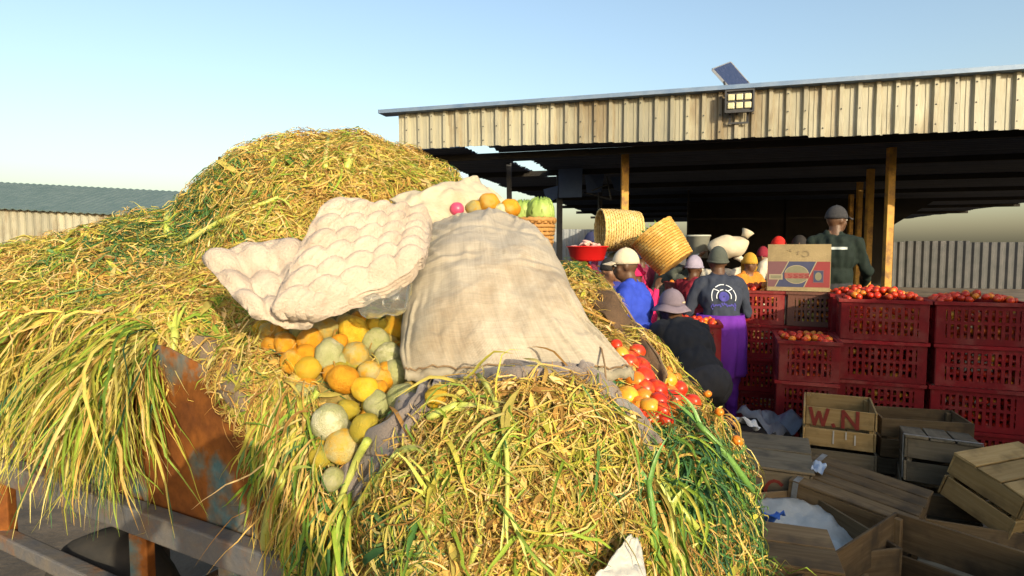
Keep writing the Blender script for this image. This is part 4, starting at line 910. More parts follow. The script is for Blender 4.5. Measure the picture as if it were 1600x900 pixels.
# ------------------------------------------------------------------ wicker baskets
m_wick = mat('pale_wicker', (0.60, 0.42, 0.16), (0.50, 0.33, 0.11), 26, 0.65, 0.3, 90, c3=(0.66, 0.50, 0.24))
def basket(label, loc, rot, r0, r1, h, rows=16, stakes=30, m=None, group='wicker baskets', name='wicker_basket'):
    m = m or m_wick; t = thing(name, label, 'basket', loc, rot, group); t.empty_display_size = .05
    mb = MB(); nseg = stakes * 2
    for j in range(rows):
        z = h * (j + 0.5) / rows; r = lerp(r0, r1, z / h) * (1 + 0.05 * math.sin(math.pi * z / h)); th = h / rows * 0.52
        ring = []
        for k in range(nseg):
            a = 2 * math.pi * k / nseg; w = 0.006 * math.cos(k * math.pi + j * math.pi) * (1 if True else 0); rr = r + w + 0.003 * nz((k * .3, j, 1))
            ring.append((rr, a, z + 0.002 * nz((k * .2, j * .7, 5))))
        vs = []
        for (rr, a, z_) in ring:
            for dr, dz in ((-0.004, -th), (0.005, -th * .7), (0.005, th * .7), (-0.004, th)): vs.append(((rr + dr) * math.cos(a), (rr + dr) * math.sin(a), z_ + dz))
        f = [(k * 4 + i, ((k + 1) % nseg) * 4 + i, ((k + 1) % nseg) * 4 + (i + 1) % 4, k * 4 + (i + 1) % 4) for k in range(nseg) for i in range(4)]
        mb.add(vs, f)
    o = mb.build('weave', m, t, True)
    mb = MB()
    for k in range(stakes):
        a = 2 * math.pi * (k + 0.5) / stakes; mb.bar((r0 * math.cos(a), r0 * math.sin(a), 0), (r1 * 1.01 * math.cos(a), r1 * 1.01 * math.sin(a), h), 0.007, 0.007, Vector((math.cos(a), math.sin(a), 0)))
    mb.build('stakes', m, t)['kind'] = 'stuff'
    for nm, r, z in (('rim', r1 * 1.02, h), ('base_ring', r0 * 1.01, 0.01)):
        mb = MB(); pts = [(r * math.cos(2 * math.pi * k / 40), r * math.sin(2 * math.pi * k / 40), z + 0.003 * math.sin(k * 2.5)) for k in range(41)]; mb.tube(pts, 0.012, 6, False); mb.build(nm, m, t, True)
    mb = MB(); mb.lathe([(0.0, 0.012), (r0 * .98, 0.012), (r0 * .98, 0.0), (0, 0.0)], 30); mb.build('bottom', m, t)
    return t
q = P(836, 358, 2.75); basket('small brown basket that holds the green cabbages behind the sack', (q.x, q.y, q.z - 0.12), (0, 0, 0), 0.06, 0.085, 0.16, 9, 18, m_wick2, None)
bk1 = P(967, 360, 6.5)
basket('upright pale wicker basket lying on its side above the crowd', (bk1.x + 0.21, bk1.y, bk1.z), (0, math.radians(-90), math.radians(8)), 0.19, 0.215, 0.42, 16, 30)
bk2 = P(1037, 387, 5.75)
R_ = Euler((0, math.radians(-38), math.radians(-25)))
ofs = R_.to_matrix() @ Vector((0, 0, 0.19))
basket('tilted orange-brown wicker basket with leaves in its mouth', bk2 - ofs, R_, 0.18, 0.215, 0.38, 15, 30, mat('orange_wicker', (0.58, 0.33, 0.07), (0.46, 0.24, 0.05), 26, 0.65, 0.3, 90, c3=(0.62, 0.42, 0.14)))
# leaves in the tilted basket
m_green = mat('fresh_leaf', (0.16, 0.30, 0.04), (0.26, 0.38, 0.08), 8, 0.5, transl=0.3)
mb = MB()
for k in range(26):
    a = random.uniform(0, 6.28); r = random.uniform(0.02, 0.17); base = Vector((r * math.cos(a), r * math.sin(a), 0.33)); tip = base + Vector((random.uniform(-.08, .08), random.uniform(-.08, .08), random.uniform(.06, .14)))
    if k < 9: base.x = -0.14; tip = base + Vector((random.uniform(-.06, .02), random.uniform(-.06, .06), random.uniform(.06, .13)))
    d = (tip - base).normalized(); s_ = d.orthogonal().normalized() * 0.02; mid = (base + tip) / 2
    mb.add([base, mid - s_, tip, mid + s_ + d.cross(s_) * .3], [(0, 1, 2), (0, 2, 3)])
lv = mb.build('leafy_greens', m_green, None, False, bk2 - ofs, R_); tag(lv, 'green leaves filling the mouth of the tilted basket', 'greens', kind='stuff')

# ------------------------------------------------------------------ red plastic crates of tomatoes
m_red = mat('red_crate_plastic', (0.22, 0.007, 0.011), (0.15, 0.007, 0.010), 5, 0.6, 0.2, 60, c3=(0.22, 0.045, 0.038), rnd=0.32, spec=0.2)
m_redd = mat('brown_crate_plastic', (0.10, 0.04, 0.028), (0.13, 0.05, 0.03), 5, 0.5, 0.15, 60)
CW, CD, CH = 0.40, 0.55, 0.305
def crate_panel(w, h, cols):
    mb = MB(); t = 0.012
    for x in (-w / 2 + 0.028, w / 2 - 0.028): mb.box((x, 0, h / 2), (0.056, t, h - 0.004))
    wi = w - 0.112
    for z, hh in ((0.022, 0.044), (h * 0.50, 0.022), (h - 0.034, 0.05)): mb.box((0, 0.0006, z), (wi, t, hh))
    for row in range(2):
        z0, z1 = ((0.044, h * 0.5 - 0.011), (h * 0.5 + 0.011, h - 0.059))[row]
        for k in range(cols):
            x = -wi / 2 + wi * (k + 0.5) / cols; bw = wi / cols * (0.44 if k % 2 else 0.56)
            mb.box((x, -0.0006, (z0 + z1) / 2), (bw, t, z1 - z0))
            if (k + row) % 2 == 0: mb.box((x + wi / cols / 2, -0.0012, (z0 + z1) / 2), (wi / cols * 0.62, t, 0.012))
    return mb
def crate_meshes(m):
    d = {}
    d['front'] = crate_panel(CW, CH, 8).mesh('crate_wall', m); d['side'] = crate_panel(CD, CH, 11).mesh('crate_wall', m)
    mb = MB(); r = 0.014
    for y in (-CD / 2 - 0.004, CD / 2 + 0.004): mb.box((0, y, CH - 0.012), (CW + 0.036, 0.03, 0.024))
    for x in (-CW / 2 - 0.004, CW / 2 + 0.004): mb.box((x, 0, CH - 0.0125), (0.03, CD - 0.022, 0.0238))
    d['rim'] = mb.mesh('rim', m)
    mb = MB(); mb.box((0, 0, 0.009), (CW - 0.02, CD - 0.02, 0.012)); d['base'] = mb.mesh('base', m)
    mb = MB()
    mb.box((0, 0, CH / 2 - 0.006), (0.026, 0.026, CH - 0.02))
    d['corner'] = mb.mesh('corner_post', m); return d
CM = {'r': crate_meshes(m_red), 'b': crate_meshes(m_redd)}
m_tom = mat('tomato_skin', (0.46, 0.018, 0.008), (0.55, 0.04, 0.010), 1.2, 0.32, rnd=0.2, spec=0.4, c3=(0.54, 0.085, 0.014))
m_tomy = mat('tomato_yellow', (0.66, 0.36, 0.03), (0.60, 0.26, 0.03), 1.2, 0.3, rnd=0.15)
m_tomg = mat('tomato_green', (0.30, 0.24, 0.04), (0.36, 0.30, 0.07), 1.5, 0.35, rnd=0.15)
m_tomo = mat('tomato_orange', (0.60, 0.15, 0.015), (0.62, 0.22, 0.02), 1.2, 0.3, rnd=0.15)
m_calyx = mat('tomato_calyx', (0.10, 0.16, 0.03), None, rough=0.7)
def tomato_mesh(name, m, n, k, seed=0.0):
    me_ = fruit_mesh(name, seed, m, 0.86, 0.05, n, k); return me_
TS = [tomato_mesh('tomato', mm, 12, 8, i * 3.1) for i, mm in enumerate((m_tom, m_tom, m_tomo, m_tom, m_tomo))]
def red_crate(label, loc, rz, kind='r', top=False, short='crate', group='stacked tomato crates', tom=36, ftop=0.05):
    t = thing('plastic_crate', label, 'crate', loc, (0, 0, rz), group); d = CM[kind]
    for nm, me_, l_, r_ in (('crate_wall', d['front'], (0, -CD / 2, 0.003), 0), ('crate_wall', d['front'], (0, CD / 2, 0.003), math.pi), ('crate_wall', d['side'], (-CW / 2, 0, 0.003), -math.pi / 2), ('crate_wall', d['side'], (CW / 2, 0, 0.003), math.pi / 2)): link(nm, me_, t, l_, (0, 0, r_))
    link('rim', d['rim'], t); link('base', d['base'], t); [link('corner_post', d['corner'], t, (sx * (CW / 2 - 0.01), sy * (CD / 2 - 0.01), 0)) for sx in (-1, 1) for sy in (-1, 1)]
    # tomatoes that show through the slots
    mb = MB(); rng = random.Random(sum(map(ord, label)))
    for side, (w, ax) in enumerate(((CW, 0), (CD, 1), (CD, 2))):
        nx = int(w / 0.052); 
        for i in range(nx):
            for j in range(4):
                x = -w / 2 + 0.04 + (w - 0.08) * (i + .5 + .3 * rng.uniform(-1, 1)) / nx; z = 0.045 + 0.055 * j; r = rng.uniform(0.022, 0.029)
                if ax == 0: c = (x, -CD / 2 + 0.036, z)
                elif ax == 1: c = (-CW / 2 + 0.036, x, z)
                else: c = (CW / 2 - 0.036, x, z)
                mb.ell(c, (r, r, r * .88), 8, 6, mi=0 if rng.random() < .7 else (1 if rng.random() < .6 else 2))
    Rz = Matrix.Rotation(rz, 4, 'Z'); mb.v = [tuple(Rz @ Vector(v)) for v in mb.v]
    f = mb.build('crated_tomatoes', [m_tom, m_tomo, m_tomy] if kind == 'r' else [m_tomg, m_tomo, m_tomy], None, True, loc); tag(f, 'tomatoes showing through slots of ' + ' '.join(label.split()[:11]), 'tomatoes', 'tomatoes inside crates', 'stuff')
    if top:
        placed = []
        for i in range(tom):
            for _ in range(30):
                x = rng.uniform(-CW / 2 + 0.035, CW / 2 - 0.035); y = rng.uniform(-CD / 2 + 0.035, CD / 2 - 0.035)
                if all((x - a) ** 2 + (y - b) ** 2 > 0.042 ** 2 for a, b in placed): break
            else: continue
            placed.append((x, y)); z = CH - 0.012 + ftop * (1 - (2 * x / CW) ** 2) * (1 - (2 * y / CD) ** 2) + rng.uniform(-.004, .008); r = rng.uniform(0.023, 0.029)
            p = Vector(loc) + Rz @ Vector((x, y, z)); o = link('tomato', TS[rng.randrange(5) if rng.random() < .75 else 0], None, p, (rng.uniform(-1, 1), rng.uniform(-1, 1), rng.uniform(0, 6))); o.scale = (r, r, r)
            tag(o, 'tomato in the open top of the ' + short, 'tomato', 'tomatoes in the ' + short)
    return t
def stack(px, Yf, n, labels, rz=0.0, kinds=None, wide=False, topn=40, tops=True, ftop=0.05, short='crate'):
    """px: middle of the front face, Yf: distance of the front face"""
    x = (px - 800) / FPX * Yf; dd = CW / 2 if wide else CD / 2; rz = rz + ROW; nx_, ny_ = -math.sin(ROW), math.cos(ROW)
    for i in range(n):
        red_crate(labels[i], (x + nx_ * dd + random.uniform(-.014, .014), Yf + ny_ * dd + random.uniform(-.014, .014), 0.012 + i * CH), rz + random.uniform(-.05, .05) + (math.pi / 2 if wide else 0), (kinds or 'r' * n)[i], tops and i == n - 1, short, tom=topn, ftop=ftop)
O = ['bottom', 'second', 'third', 'top']; ROW = math.radians(-22)
stack(1187, 5.4, 4, [f'{w} red crate of the narrow left stack beside the purple skirt' for w in O], short='narrow left crate stack')
stack(1274, 5.233, 4, ['bottom crate hidden in the back middle stack', 'second crate of the back middle stack', 'third crate of the back middle stack', 'brown crate under the cardboard box'], kinds='rrrb', topn=26, ftop=0.02, short='brown crate under the carton')
stack(1268, 4.4, 3, ['bottom red crate of the front middle stack', 'middle red crate of the front middle stack', 'topmost red crate of the front middle stack, below the brown one'], topn=30, ftop=0.012, short='front middle crate stack')
stack(1384, 4.42, 4, [f'{w} red crate of the wide right stack behind the lettered wooden crate' for w in O], wide=True, topn=44, ftop=0.075, short='wide right crate stack')
stack(1362, 4.90, 4, [f'{w} red crate of the stack behind the wide right stack' for w in O], wide=True, topn=34, ftop=0.06, short='crate stack behind the wide right one')
stack(1538, 4.20, 4, [f'{w} red crate of the stack at the far right edge' for w in O], wide=True, topn=40, ftop=0.06, short='far right crate stack')
for i in range(3): red_crate(['bottom red crate left of the purple skirt', 'middle red crate left of the purple skirt', 'small red crate of tomatoes just behind the bucket hat'][i], (1.50, 4.98, 0.10 + i * CH), -0.25, 'r', i == 2, 'small crate behind the bucket hat', tom=34, ftop=0.02)
mb = MB()
for y in (-.2, 0, .2): mb.box((0, y, 0.05), (0.5, 0.09, 0.09))
o = mb.build('timber_bearers', mat('bearer_wood', (0.12, 0.09, 0.06), (0.18, 0.13, 0.08), 6, 0.9), None, False, (1.50, 5.0, 0)); tag(o, 'timber bearers under the crates left of the purple skirt', 'timber')
for i in range(4): red_crate([f'{w} dark red crate beside the person in the lilac cap' for w in O][i], (2.0, 6.75, 0.012 + i * CH), 0.05, 'r', i == 3, 'crate by the lilac cap', tom=20, ftop=0.04)

# spilled tomatoes on the heap
TB_ = {'r': tomato_mesh('tomato', m_tom, 24, 16, 1.0), 'o': tomato_mesh('tomato', m_tomo, 24, 16, 2.0), 'y': tomato_mesh('tomato', m_tomy, 24, 16, 3.0), 'g': tomato_mesh('tomato', m_tomg, 24, 16, 4.0)}
SPILL = [(966, 563, 10, 'y', 'yellow tomato beside the sack corner'), (985, 562, 13, 'r', ''), (1001, 570, 12, 'r', ''), (1012, 563, 10, 'r', ''), (976, 578, 12, 'r', ''), (990, 583, 14, 'r', ''), (1015, 575, 11, 'g', 'olive green tomato, upper of two in the spill'), (1018, 588, 13, 'g', 'olive green tomato, lower of two in the spill'),
 (1000, 600, 13, 'r', ''), (986, 602, 12, 'o', 'orange red tomato at the left rim of the spill'), (1022, 602, 11, 'g', 'brownish green tomato next to the orange one'), (1038, 602, 12, 'y', 'orange yellow tomato at the upper right of the spill'), (1052, 612, 11, 'r', ''), (1004, 617, 13, 'r', ''), (1022, 620, 14, 'r', ''), (990, 618, 10, 'r', ''), (1040, 622, 11, 'o', 'orange tomato below the yellow one at right'),
 (1008, 632, 13, 'o', 'orange red tomato above the yellow one at the spill foot'), (1046, 634, 13, 'r', ''), (1030, 638, 12, 'r', ''), (1062, 638, 12, 'r', ''), (1016, 646, 13, 'y', 'glowing yellow orange tomato at the foot of the spill'), (1034, 650, 11, 'r', ''), (1050, 648, 10, 'o', 'small orange tomato low at the right of the spill'), (1072, 632, 11, 'r', ''), (998, 644, 12, 'o', 'orange tomato left of the glowing yellow one'), (983, 652, 10, 'r', ''), (996, 660, 10, 'r', ''), (1012, 664, 9, 'r', ''), (1036, 664, 10, 'r', ''),
 (972, 627, 16, 'y', 'large yellow tomato on the grey cloth left of the spill'), (984, 640, 11, 'o', 'orange tomato just below the large yellow one'), (1026, 709, 8, 'r', 'lone red tomato below the end of the grey cloth'), (1104, 622, 5, 'o', 'small orange tomato on straw at the right edge'), (1122, 650, 6, 'o', 'orange tomato at the right outline of the heap'), (1096, 668, 7, 'o', 'orange tomato half sunk in straw under the spill'), (958, 548, 8, 'r', ''), (1150, 695, 7, 'o', 'orange fruit at the far right tip of the heap')]
for i, (px, py, r, kd, lab) in enumerate(SPILL):
    q, n_ = hitn(px, py); R = r / FPX * q.y * 1.3; c = Vector(q) + Vector(n_) * (R * 0.35 + 0.012); o = link('tomato', TB_[kd], None, c, (random.uniform(-1, 1), random.uniform(-1, 1), random.uniform(0, 6))); o.scale = (R, R * random.uniform(.9, 1.1), R)
    tag(o, lab or 'plain red tomato in the spill between sack and straw', 'tomato', 'tomatoes spilled on the heap')

for i in range(46):
    px, py = random.uniform(955, 1080), random.uniform(548, 664)
    if not in_poly(np.array([[px, py]]), TOM_POLY)[0]: continue
    q, n_ = hitn(px, py); R = 0.021; o = link('tomato', TB_['rrog'[i % 4]], None, Vector(q) + Vector(n_) * 0.008, (random.uniform(-1, 1), random.uniform(-1, 1), 0)); o.scale = (R, R, R); tag(o, 'tomato in the lower layer of the spill, mostly covered', 'tomato', 'lower layer of tomatoes')
# ------------------------------------------------------------------ thick stalks lying on the heap
m_stalk = mat('leek_stalk', (0.38, 0.44, 0.08), (0.48, 0.50, 0.15), 9, 0.4, 0.25, 60, stretch=(1, 1, 1), c3=(0.30, 0.38, 0.05), transl=0.12)
m_stalkd = mat('leek_stalk_dark', (0.10, 0.24, 0.05), (0.17, 0.31, 0.07), 9, 0.4, 0.2, 60, transl=0.12)
def stalk(label, pts, r0, r1, m, lift=0.03, blades=4, name='leek_stalk', free=False):
    w = [hit(x, y, lift) for x, y in pts] if not free else [P(x, y, Y) for x, y, Y in pts]
    # smooth path
    pth = [w[0]]
    for a, b in zip(w[:-1], w[1:]): pth += [a.lerp(b, .5), b]
    for _ in range(3): pth = [pth[0]] + [(pth[i - 1] + pth[i] * 2 + pth[i + 1]) / 4 for i in range(1, len(pth) - 1)] + [pth[-1]]
    org = w[0].copy(); t = thing(name, label, 'leek', org)
    q = [p - org for p in pth]; nn_ = len(q); mb = MB(); rad = [lerp(r0, r1, i / (nn_ - 1)) * (0.82 if i == 0 else 1) for i in range(nn_)]
    mb.tube(q, rad, 10); mb.build('stem', m, t, True)
    d = (q[-1] - q[-2]).normalized()
    for k in range(blades):
        mb = MB(); p = q[-1] - d * 0.012; dd = (d + Vector((random.uniform(-.5, .5), random.uniform(-.35, .1), random.uniform(-.3, .3)))).normalized(); L = random.uniform(0.06, 0.13); s_ = dd.cross(Vector((0, -0.6, 0.8))).normalized(); vs = []
        for i in range(7):
            wd = r1 * 0.62 * (1 - (i / 6) ** 2) + 0.0008; n_ = s_.cross(dd); vs += [p - s_ * wd + n_ * wd * .4, p, p + s_ * wd + n_ * wd * .4]; dd = (dd + Vector((0, -0.02, -0.16)) + Vector((random.uniform(-.08, .08),) * 3)).normalized(); p = p + dd * L / 6
        mb.add(vs, [(i * 3 + j, i * 3 + j + 1, i * 3 + j + 4, i * 3 + j + 3) for i in range(6) for j in range(2)]); mb.build('blade', m, t, True)
    return t
stalk('thick pale leek stem hanging down at the left edge above the rusty panel', [(275, 640), (274, 600), (280, 555), (282, 520)], 0.013, 0.011, m_stalk, 0.035)
stalk('short cut leek stem beside the grey lining at left', [(362, 622), (360, 585), (352, 560)], 0.012, 0.010, m_stalk, 0.03, 3)
stalk('long pale stem crossing the grey cloth below the fruit', [(528, 800), (560, 760), (585, 720), (606, 698)], 0.007, 0.009, m_stalk, 0.045, 0)
stalk('pale stem reaching from the front leaves up towards the cloth', [(530, 828), (565, 800), (600, 768), (640, 715)], 0.010, 0.006, m_stalk, 0.035, 5)
stalk('stubby leek stem hanging among dark leaves under the spill', [(446, 850), (455, 812), (468, 770), (476, 735)], 0.014, 0.010, m_stalk, 0.06, 4)
stalk('light stem lying left of the largest whitish orange', [(505, 620), (478, 645), (455, 668)], 0.009, 0.012, m_stalk, 0.03, 3)
stalk('pale green stub pointing left under the sack edge', [(680, 672), (705, 664), (728, 654)], 0.008, 0.009, m_stalk, 0.04, 3)
stalk('green leaf bundle arching over the front lump', [(756, 612), (784, 632), (792, 690), (794, 760), (790, 800)], 0.006, 0.004, m_stalk, 0.04, 3)
stalk('long green stem falling down the left of the front lump', [(740, 880), (760, 830), (775, 770), (760, 730)], 0.006, 0.004, m_stalk, 0.03, 5)
stalk('fat pale leek base at the bottom of the front lump', [(655, 898), (668, 865), (690, 820), (684, 770)], 0.015, 0.006, m_stalk, 0.02, 6)
stalk('slim green stem hanging right of the front lump', [(997, 880), (992, 840), (985, 795), (980, 755)], 0.009, 0.006, m_stalkd, 0.045, 4)
stalk('dark green stem slanting out at the right edge of the heap', [(1146, 768), (1118, 735), (1092, 702), (1075, 680)], 0.009, 0.007, m_stalkd, 0.05, 3)
stalk('pale stem low at the right of the heap', [(1072, 822), (1050, 800), (1034, 780)], 0.009, 0.007, m_stalk, 0.04, 3)
stalk('bright stalk high on the back mound', [(538, 272), (548, 250), (558, 228)], 0.014, 0.011, m_stalk, 0.03, 3)
stalk('second bright stalk on the back mound, left of the first', [(512, 272), (511, 248), (516, 228)], 0.012, 0.010, m_stalk, 0.03, 3)
stalk('long slanting stalk across the left slope', [(290, 395), (330, 370), (370, 345), (440, 320)], 0.010, 0.007, m_stalk, 0.035, 3)
stalk('short yellow green stalk on the left slope near the dark leaves', [(268, 372), (266, 350), (270, 340)], 0.014, 0.012, m_stalk, 0.03, 2)
stalk('white tipped stalk right of the front lump', [(1030, 865), (1031, 830), (1033, 795)], 0.008, 0.007, m_stalk, 0.05, 3)
# pale plastic sheets under the right of the heap
m_poly = mat('white_poly_sheet', (0.38, 0.38, 0.36), (0.44, 0.43, 0.40), 6, 0.5, 0.4, 40)
ps = MB()
def psf(u, v):
    a = P(985, 838, 1.05).lerp(P(925, 905, 0.98), v); b = P(1000, 845, 1.08).lerp(P(1012, 915, 1.0), v); return a.lerp(b, u) + Vector((0, -0.012 * nz((u * 4, v * 4, 1)), 0.01 * nz((u * 5, v * 5, 3))))
ps.grid(psf, 14, 14); o = ps.build('plastic_sheet', m_poly, None, True); solid(o, 0.002); tag(o, 'white sheet corner poking out at the bottom right of the front lump', 'plastic sheet')
ps = MB()
def psf(u, v):
    a = P(1062, 850, 1.25).lerp(P(1040, 915, 1.18), v); b = P(1098, 860, 1.3).lerp(P(1100, 915, 1.22), v); return a.lerp(b, u) + Vector((0, -0.02 * nz((u * 5, v * 5, 6)), 0.02 * nz((u * 6, v * 3, 2))))
m_film = mat('thin_clear_film', (0.8, 0.82, 0.85), None, rough=0.12); b_ = m_film.node_tree.nodes['Principled BSDF']; b_.inputs['Transmission Weight'].default_value = 0.8; b_.inputs['IOR'].default_value = 1.15
ps.grid(psf, 14, 14); o = ps.build('plastic_film', m_film, None, True); solid(o, 0.001); tag(o, 'crumpled clear film hanging below the dark leaves at right', 'plastic film')
# ------------------------------------------------------------------ wooden crates
def wood_mat(name, c1, c2, c3):
    m = bpy.data.materials.new(name); m.use_nodes = True; n, l = m.node_tree.nodes, m.node_tree.links
    b = n['Principled BSDF']; b.inputs['Roughness'].default_value = 0.85; b.inputs['Specular IOR Level'].default_value = 0.2
    tc = n.new('ShaderNodeTexCoord'); mp = n.new('ShaderNodeMapping'); mp.inputs['Scale'].default_value = (1.5, 22, 22); l.new(tc.outputs['Object'], mp.inputs['Vector'])
    oi = n.new('ShaderNodeObjectInfo'); ad = n.new('ShaderNodeVectorMath'); mu = n.new('ShaderNodeMath'); mu.operation = 'MULTIPLY'; mu.inputs[1].default_value = 40; l.new(oi.outputs['Random'], mu.inputs[0]); l.new(mp.outputs[0], ad.inputs[0]); l.new(mu.outputs[0], ad.inputs[1])
    n1 = n.new('ShaderNodeTexNoise'); n1.inputs['Scale'].default_value = 2.2; n1.inputs['Detail'].default_value = 7; n1.inputs['Roughness'].default_value = 0.65; l.new(ad.outputs[0], n1.inputs['Vector'])
    r = n.new('ShaderNodeValToRGB'); r.color_ramp.elements[0].position = 0.3; r.color_ramp.elements[0].color = (*c1, 1); r.color_ramp.elements[1].position = 0.7; r.color_ramp.elements[1].color = (*c2, 1); l.new(n1.outputs['Fac'], r.inputs[0])
    n2 = n.new('ShaderNodeTexNoise'); n2.inputs['Scale'].default_value = 7; n2.inputs['Detail'].default_value = 6; l.new(tc.outputs['Object'], n2.inputs['Vector'])
    r2 = n.new('ShaderNodeValToRGB'); r2.color_ramp.elements[0].position = 0.5; r2.color_ramp.elements[1].position = 0.68; l.new(n2.outputs['Fac'], r2.inputs[0])
    mx = n.new('ShaderNodeMix'); mx.data_type = 'RGBA'; mx.inputs['B'].default_value = (*c3, 1); l.new(r2.outputs[0], mx.inputs['Factor']); l.new(r.outputs[0], mx.inputs['A'])
    hs = n.new('ShaderNodeHueSaturation'); mr = n.new('ShaderNodeMapRange'); mr.inputs['To Min'].default_value = 0.7; mr.inputs['To Max'].default_value = 1.3; l.new(oi.outputs['Random'], mr.inputs['Value']); l.new(mr.outputs[0], hs.inputs['Value']); l.new(mx.outputs['Result'], hs.inputs['Color']); l.new(hs.outputs[0], b.inputs['Base Color'])
    bp = n.new('ShaderNodeBump'); bp.inputs['Strength'].default_value = 0.5; bp.inputs['Distance'].default_value = 0.004; l.new(n1.outputs['Fac'], bp.inputs['Height']); l.new(bp.outputs[0], b.inputs['Normal'])
    return m
m_wood = wood_mat('weathered_crate_wood', (0.115, 0.072, 0.033), (0.21, 0.145, 0.075), (0.08, 0.057, 0.034))
m_woody = wood_mat('yellowed_crate_wood', (0.26, 0.165, 0.06), (0.36, 0.25, 0.11), (0.18, 0.12, 0.05))
m_woodg = wood_mat('grey_crate_wood', (0.12, 0.092, 0.055), (0.19, 0.155, 0.10), (0.08, 0.067, 0.047))
m_strap = mat('galvanised_strap', (0.33, 0.34, 0.33), (0.22, 0.2, 0.17), 14, 0.5, metallic=0.5)
m_paint = mat('red_lettering', (0.24, 0.03, 0.02), (0.17, 0.025, 0.015), 30, 0.8)
m_void = mat('crate_inside_litter', (0.03, 0.025, 0.02), None, rough=0.95)
def slat(t, c, size, m, parent_axis='x', jig=0.004):
    """one board of a crate; its grain runs along its own x"""
    L = max(size); ax = size.index(L); sz = list(size)
    if ax == 0: rot = (0, 0, 0); dims = (size[0], size[1], size[2])
    elif ax == 1: rot = (0, 0, math.pi / 2); dims = (size[1], size[0], size[2])
    else: rot = (0, -math.pi / 2, 0); dims = (size[2], size[1], size[0])
    mb = MB(); hx, hy, hz = (d / 2 for d in dims); w = random.uniform(-.003, .003)
    mb.box((0, 0, 0), dims); vs = []
    for v in mb.v: vs.append((v[0] + random.uniform(-jig, jig), v[1] + random.uniform(-.0015, .0015), v[2] + random.uniform(-.0015, .0015) + (random.uniform(-.003, .003) if False else 0)))
    mb.v = vs; o = mb.build('slat', m, t, False, (c[0] + random.uniform(-.0015, .0015), c[1] + random.uniform(-.0015, .0015), c[2] + random.uniform(-.0012, .0012)), (rot[0], rot[1] + random.uniform(-.008, .008), rot[2] + random.uniform(-.006, .006))); bevel(o, 0.002, 1); return o
def wcrate(label, loc, rot, L=0.5, W=0.36, H=0.25, m=None, lid=False, closed_bottom=True, side_n=2, lid_n=3, strap=False, mend=None):
    """slatted box: long sides along x, ends across y; loc is the middle of its underside"""
    m = m or m_wood; t = thing('wooden_crate', label, 'crate', loc, rot, 'wooden crates'); th = 0.012; g = 0.02
    for sx in (-1, 1):
        for sy in (-1, 1): slat(t, (sx * (L / 2 - 0.03), sy * (W / 2 - th - 0.014), H / 2), (0.028, 0.026, H - 0.03), m)
    hs_ = (H - g * (side_n - 1)) / side_n
    for sy in (-1, 1):
        for k in range(side_n): slat(t, (0, sy * (W / 2 - th / 2), hs_ / 2 + k * (hs_ + g)), (L, th, hs_), m)
    for sx in (-1, 1):
        for k in range(side_n): slat(t, (sx * (L / 2 - th / 2 - 0.002), 0, hs_ / 2 + k * (hs_ + g)), (th, W - 2 * th - 0.004, hs_), mend or m)
    wb = (W - 2 * th - 0.03) / 3
    for k in range(3): slat(t, (0, (k - 1) * (wb + 0.012), 0.008), (L - 2 * th - .01, wb, 0.01), m)
    if lid:
        wl_ = (W - g * 0.5 * (lid_n - 1)) / lid_n
        for k in range(lid_n): slat(t, (0, -W / 2 + wl_ / 2 + k * (wl_ + g * .5), H + 0.008), (L + 0.01, wl_, 0.013), m)
    if strap:
        mb = MB()
        x = -L / 2 + 0.03
        mb.box((x, 0, H + 0.017), (0.026, W + 0.008, 0.003)); mb.box((x, -W / 2 - 0.005, H / 2 + 0.01), (0.026, 0.003, H)); mb.box((x, W / 2 + 0.005, H / 2 + 0.01), (0.026, 0.003, H)); mb.build('metal_strap', m_strap, t)
    return t
# lettered crate W.N on top of another
wn_ = P(1312, 662, 3.75)
base = wcrate('shadowed crate underneath the lettered crate', (wn_.x + 0.1, 3.97, 0.0), (0, 0, math.radians(66)), 0.48, 0.42, 0.32, m_woodg)
wl_c = wcrate('yellow wooden crate lettered W.N in red', (wn_.x + 0.097, 3.75 + 0.205, 0.34), (0, 0, math.radians(64)), 0.45, 0.41, 0.25, m_woody, side_n=2)
Mw = Matrix.Translation((-0.2285, 0, 0.192)) @ Matrix.Rotation(math.radians(-90), 4, 'Z') @ Matrix.Rotation(math.radians(90), 4, 'X')
mb = MB(); s_ = 0.05
def glyph(x, st): return [[(x + a * 0.1, (b - .5) * 0.105) for a, b in p] for p in st]
ribbon_strokes(mb, glyph(-0.165, [[(0, 1), (.25, 0), (.5, .8), (.75, 0), (1.0, 1)]]) + glyph(-0.035, [[(0, .12), (.06, .0)]]) + glyph(0.02, [[(0, 0), (0, 1), (.8, 0), (.8, 1)]]), 0.02, Mw); mb.build('painted_letters', m_paint, wl_c)
mb = MB(); M2 = Matrix.Translation((-0.2285, 0, 0.065)) @ Matrix.Rotation(math.radians(-90), 4, 'Z') @ Matrix.Rotation(math.radians(90), 4, 'X')
ribbon_strokes(mb, [[(-0.03, -.035), (-0.03, .045)], [(.04, .0), (.04, .045)], [(.09, -.03), (.09, .03)]], 0.008, M2); mb.build('chalk_marks', mat('chalk', (0.5, 0.47, 0.4), None, rough=.9), wl_c)
# crate with two broad boards on top, lettered in faded red
wcrate('crate underneath the two-board crate in the middle', (1.42, 3.28, 0.0), (0, 0, math.radians(67)), 0.60, 0.42, 0.235, m_woodg)
gc = wcrate('grey crate with two broad top boards and faded G on its side', (1.42, 3.28, 0.245), (0, 0, math.radians(67)), 0.60, 0.41, 0.23, m_woodg, lid=True, lid_n=2)
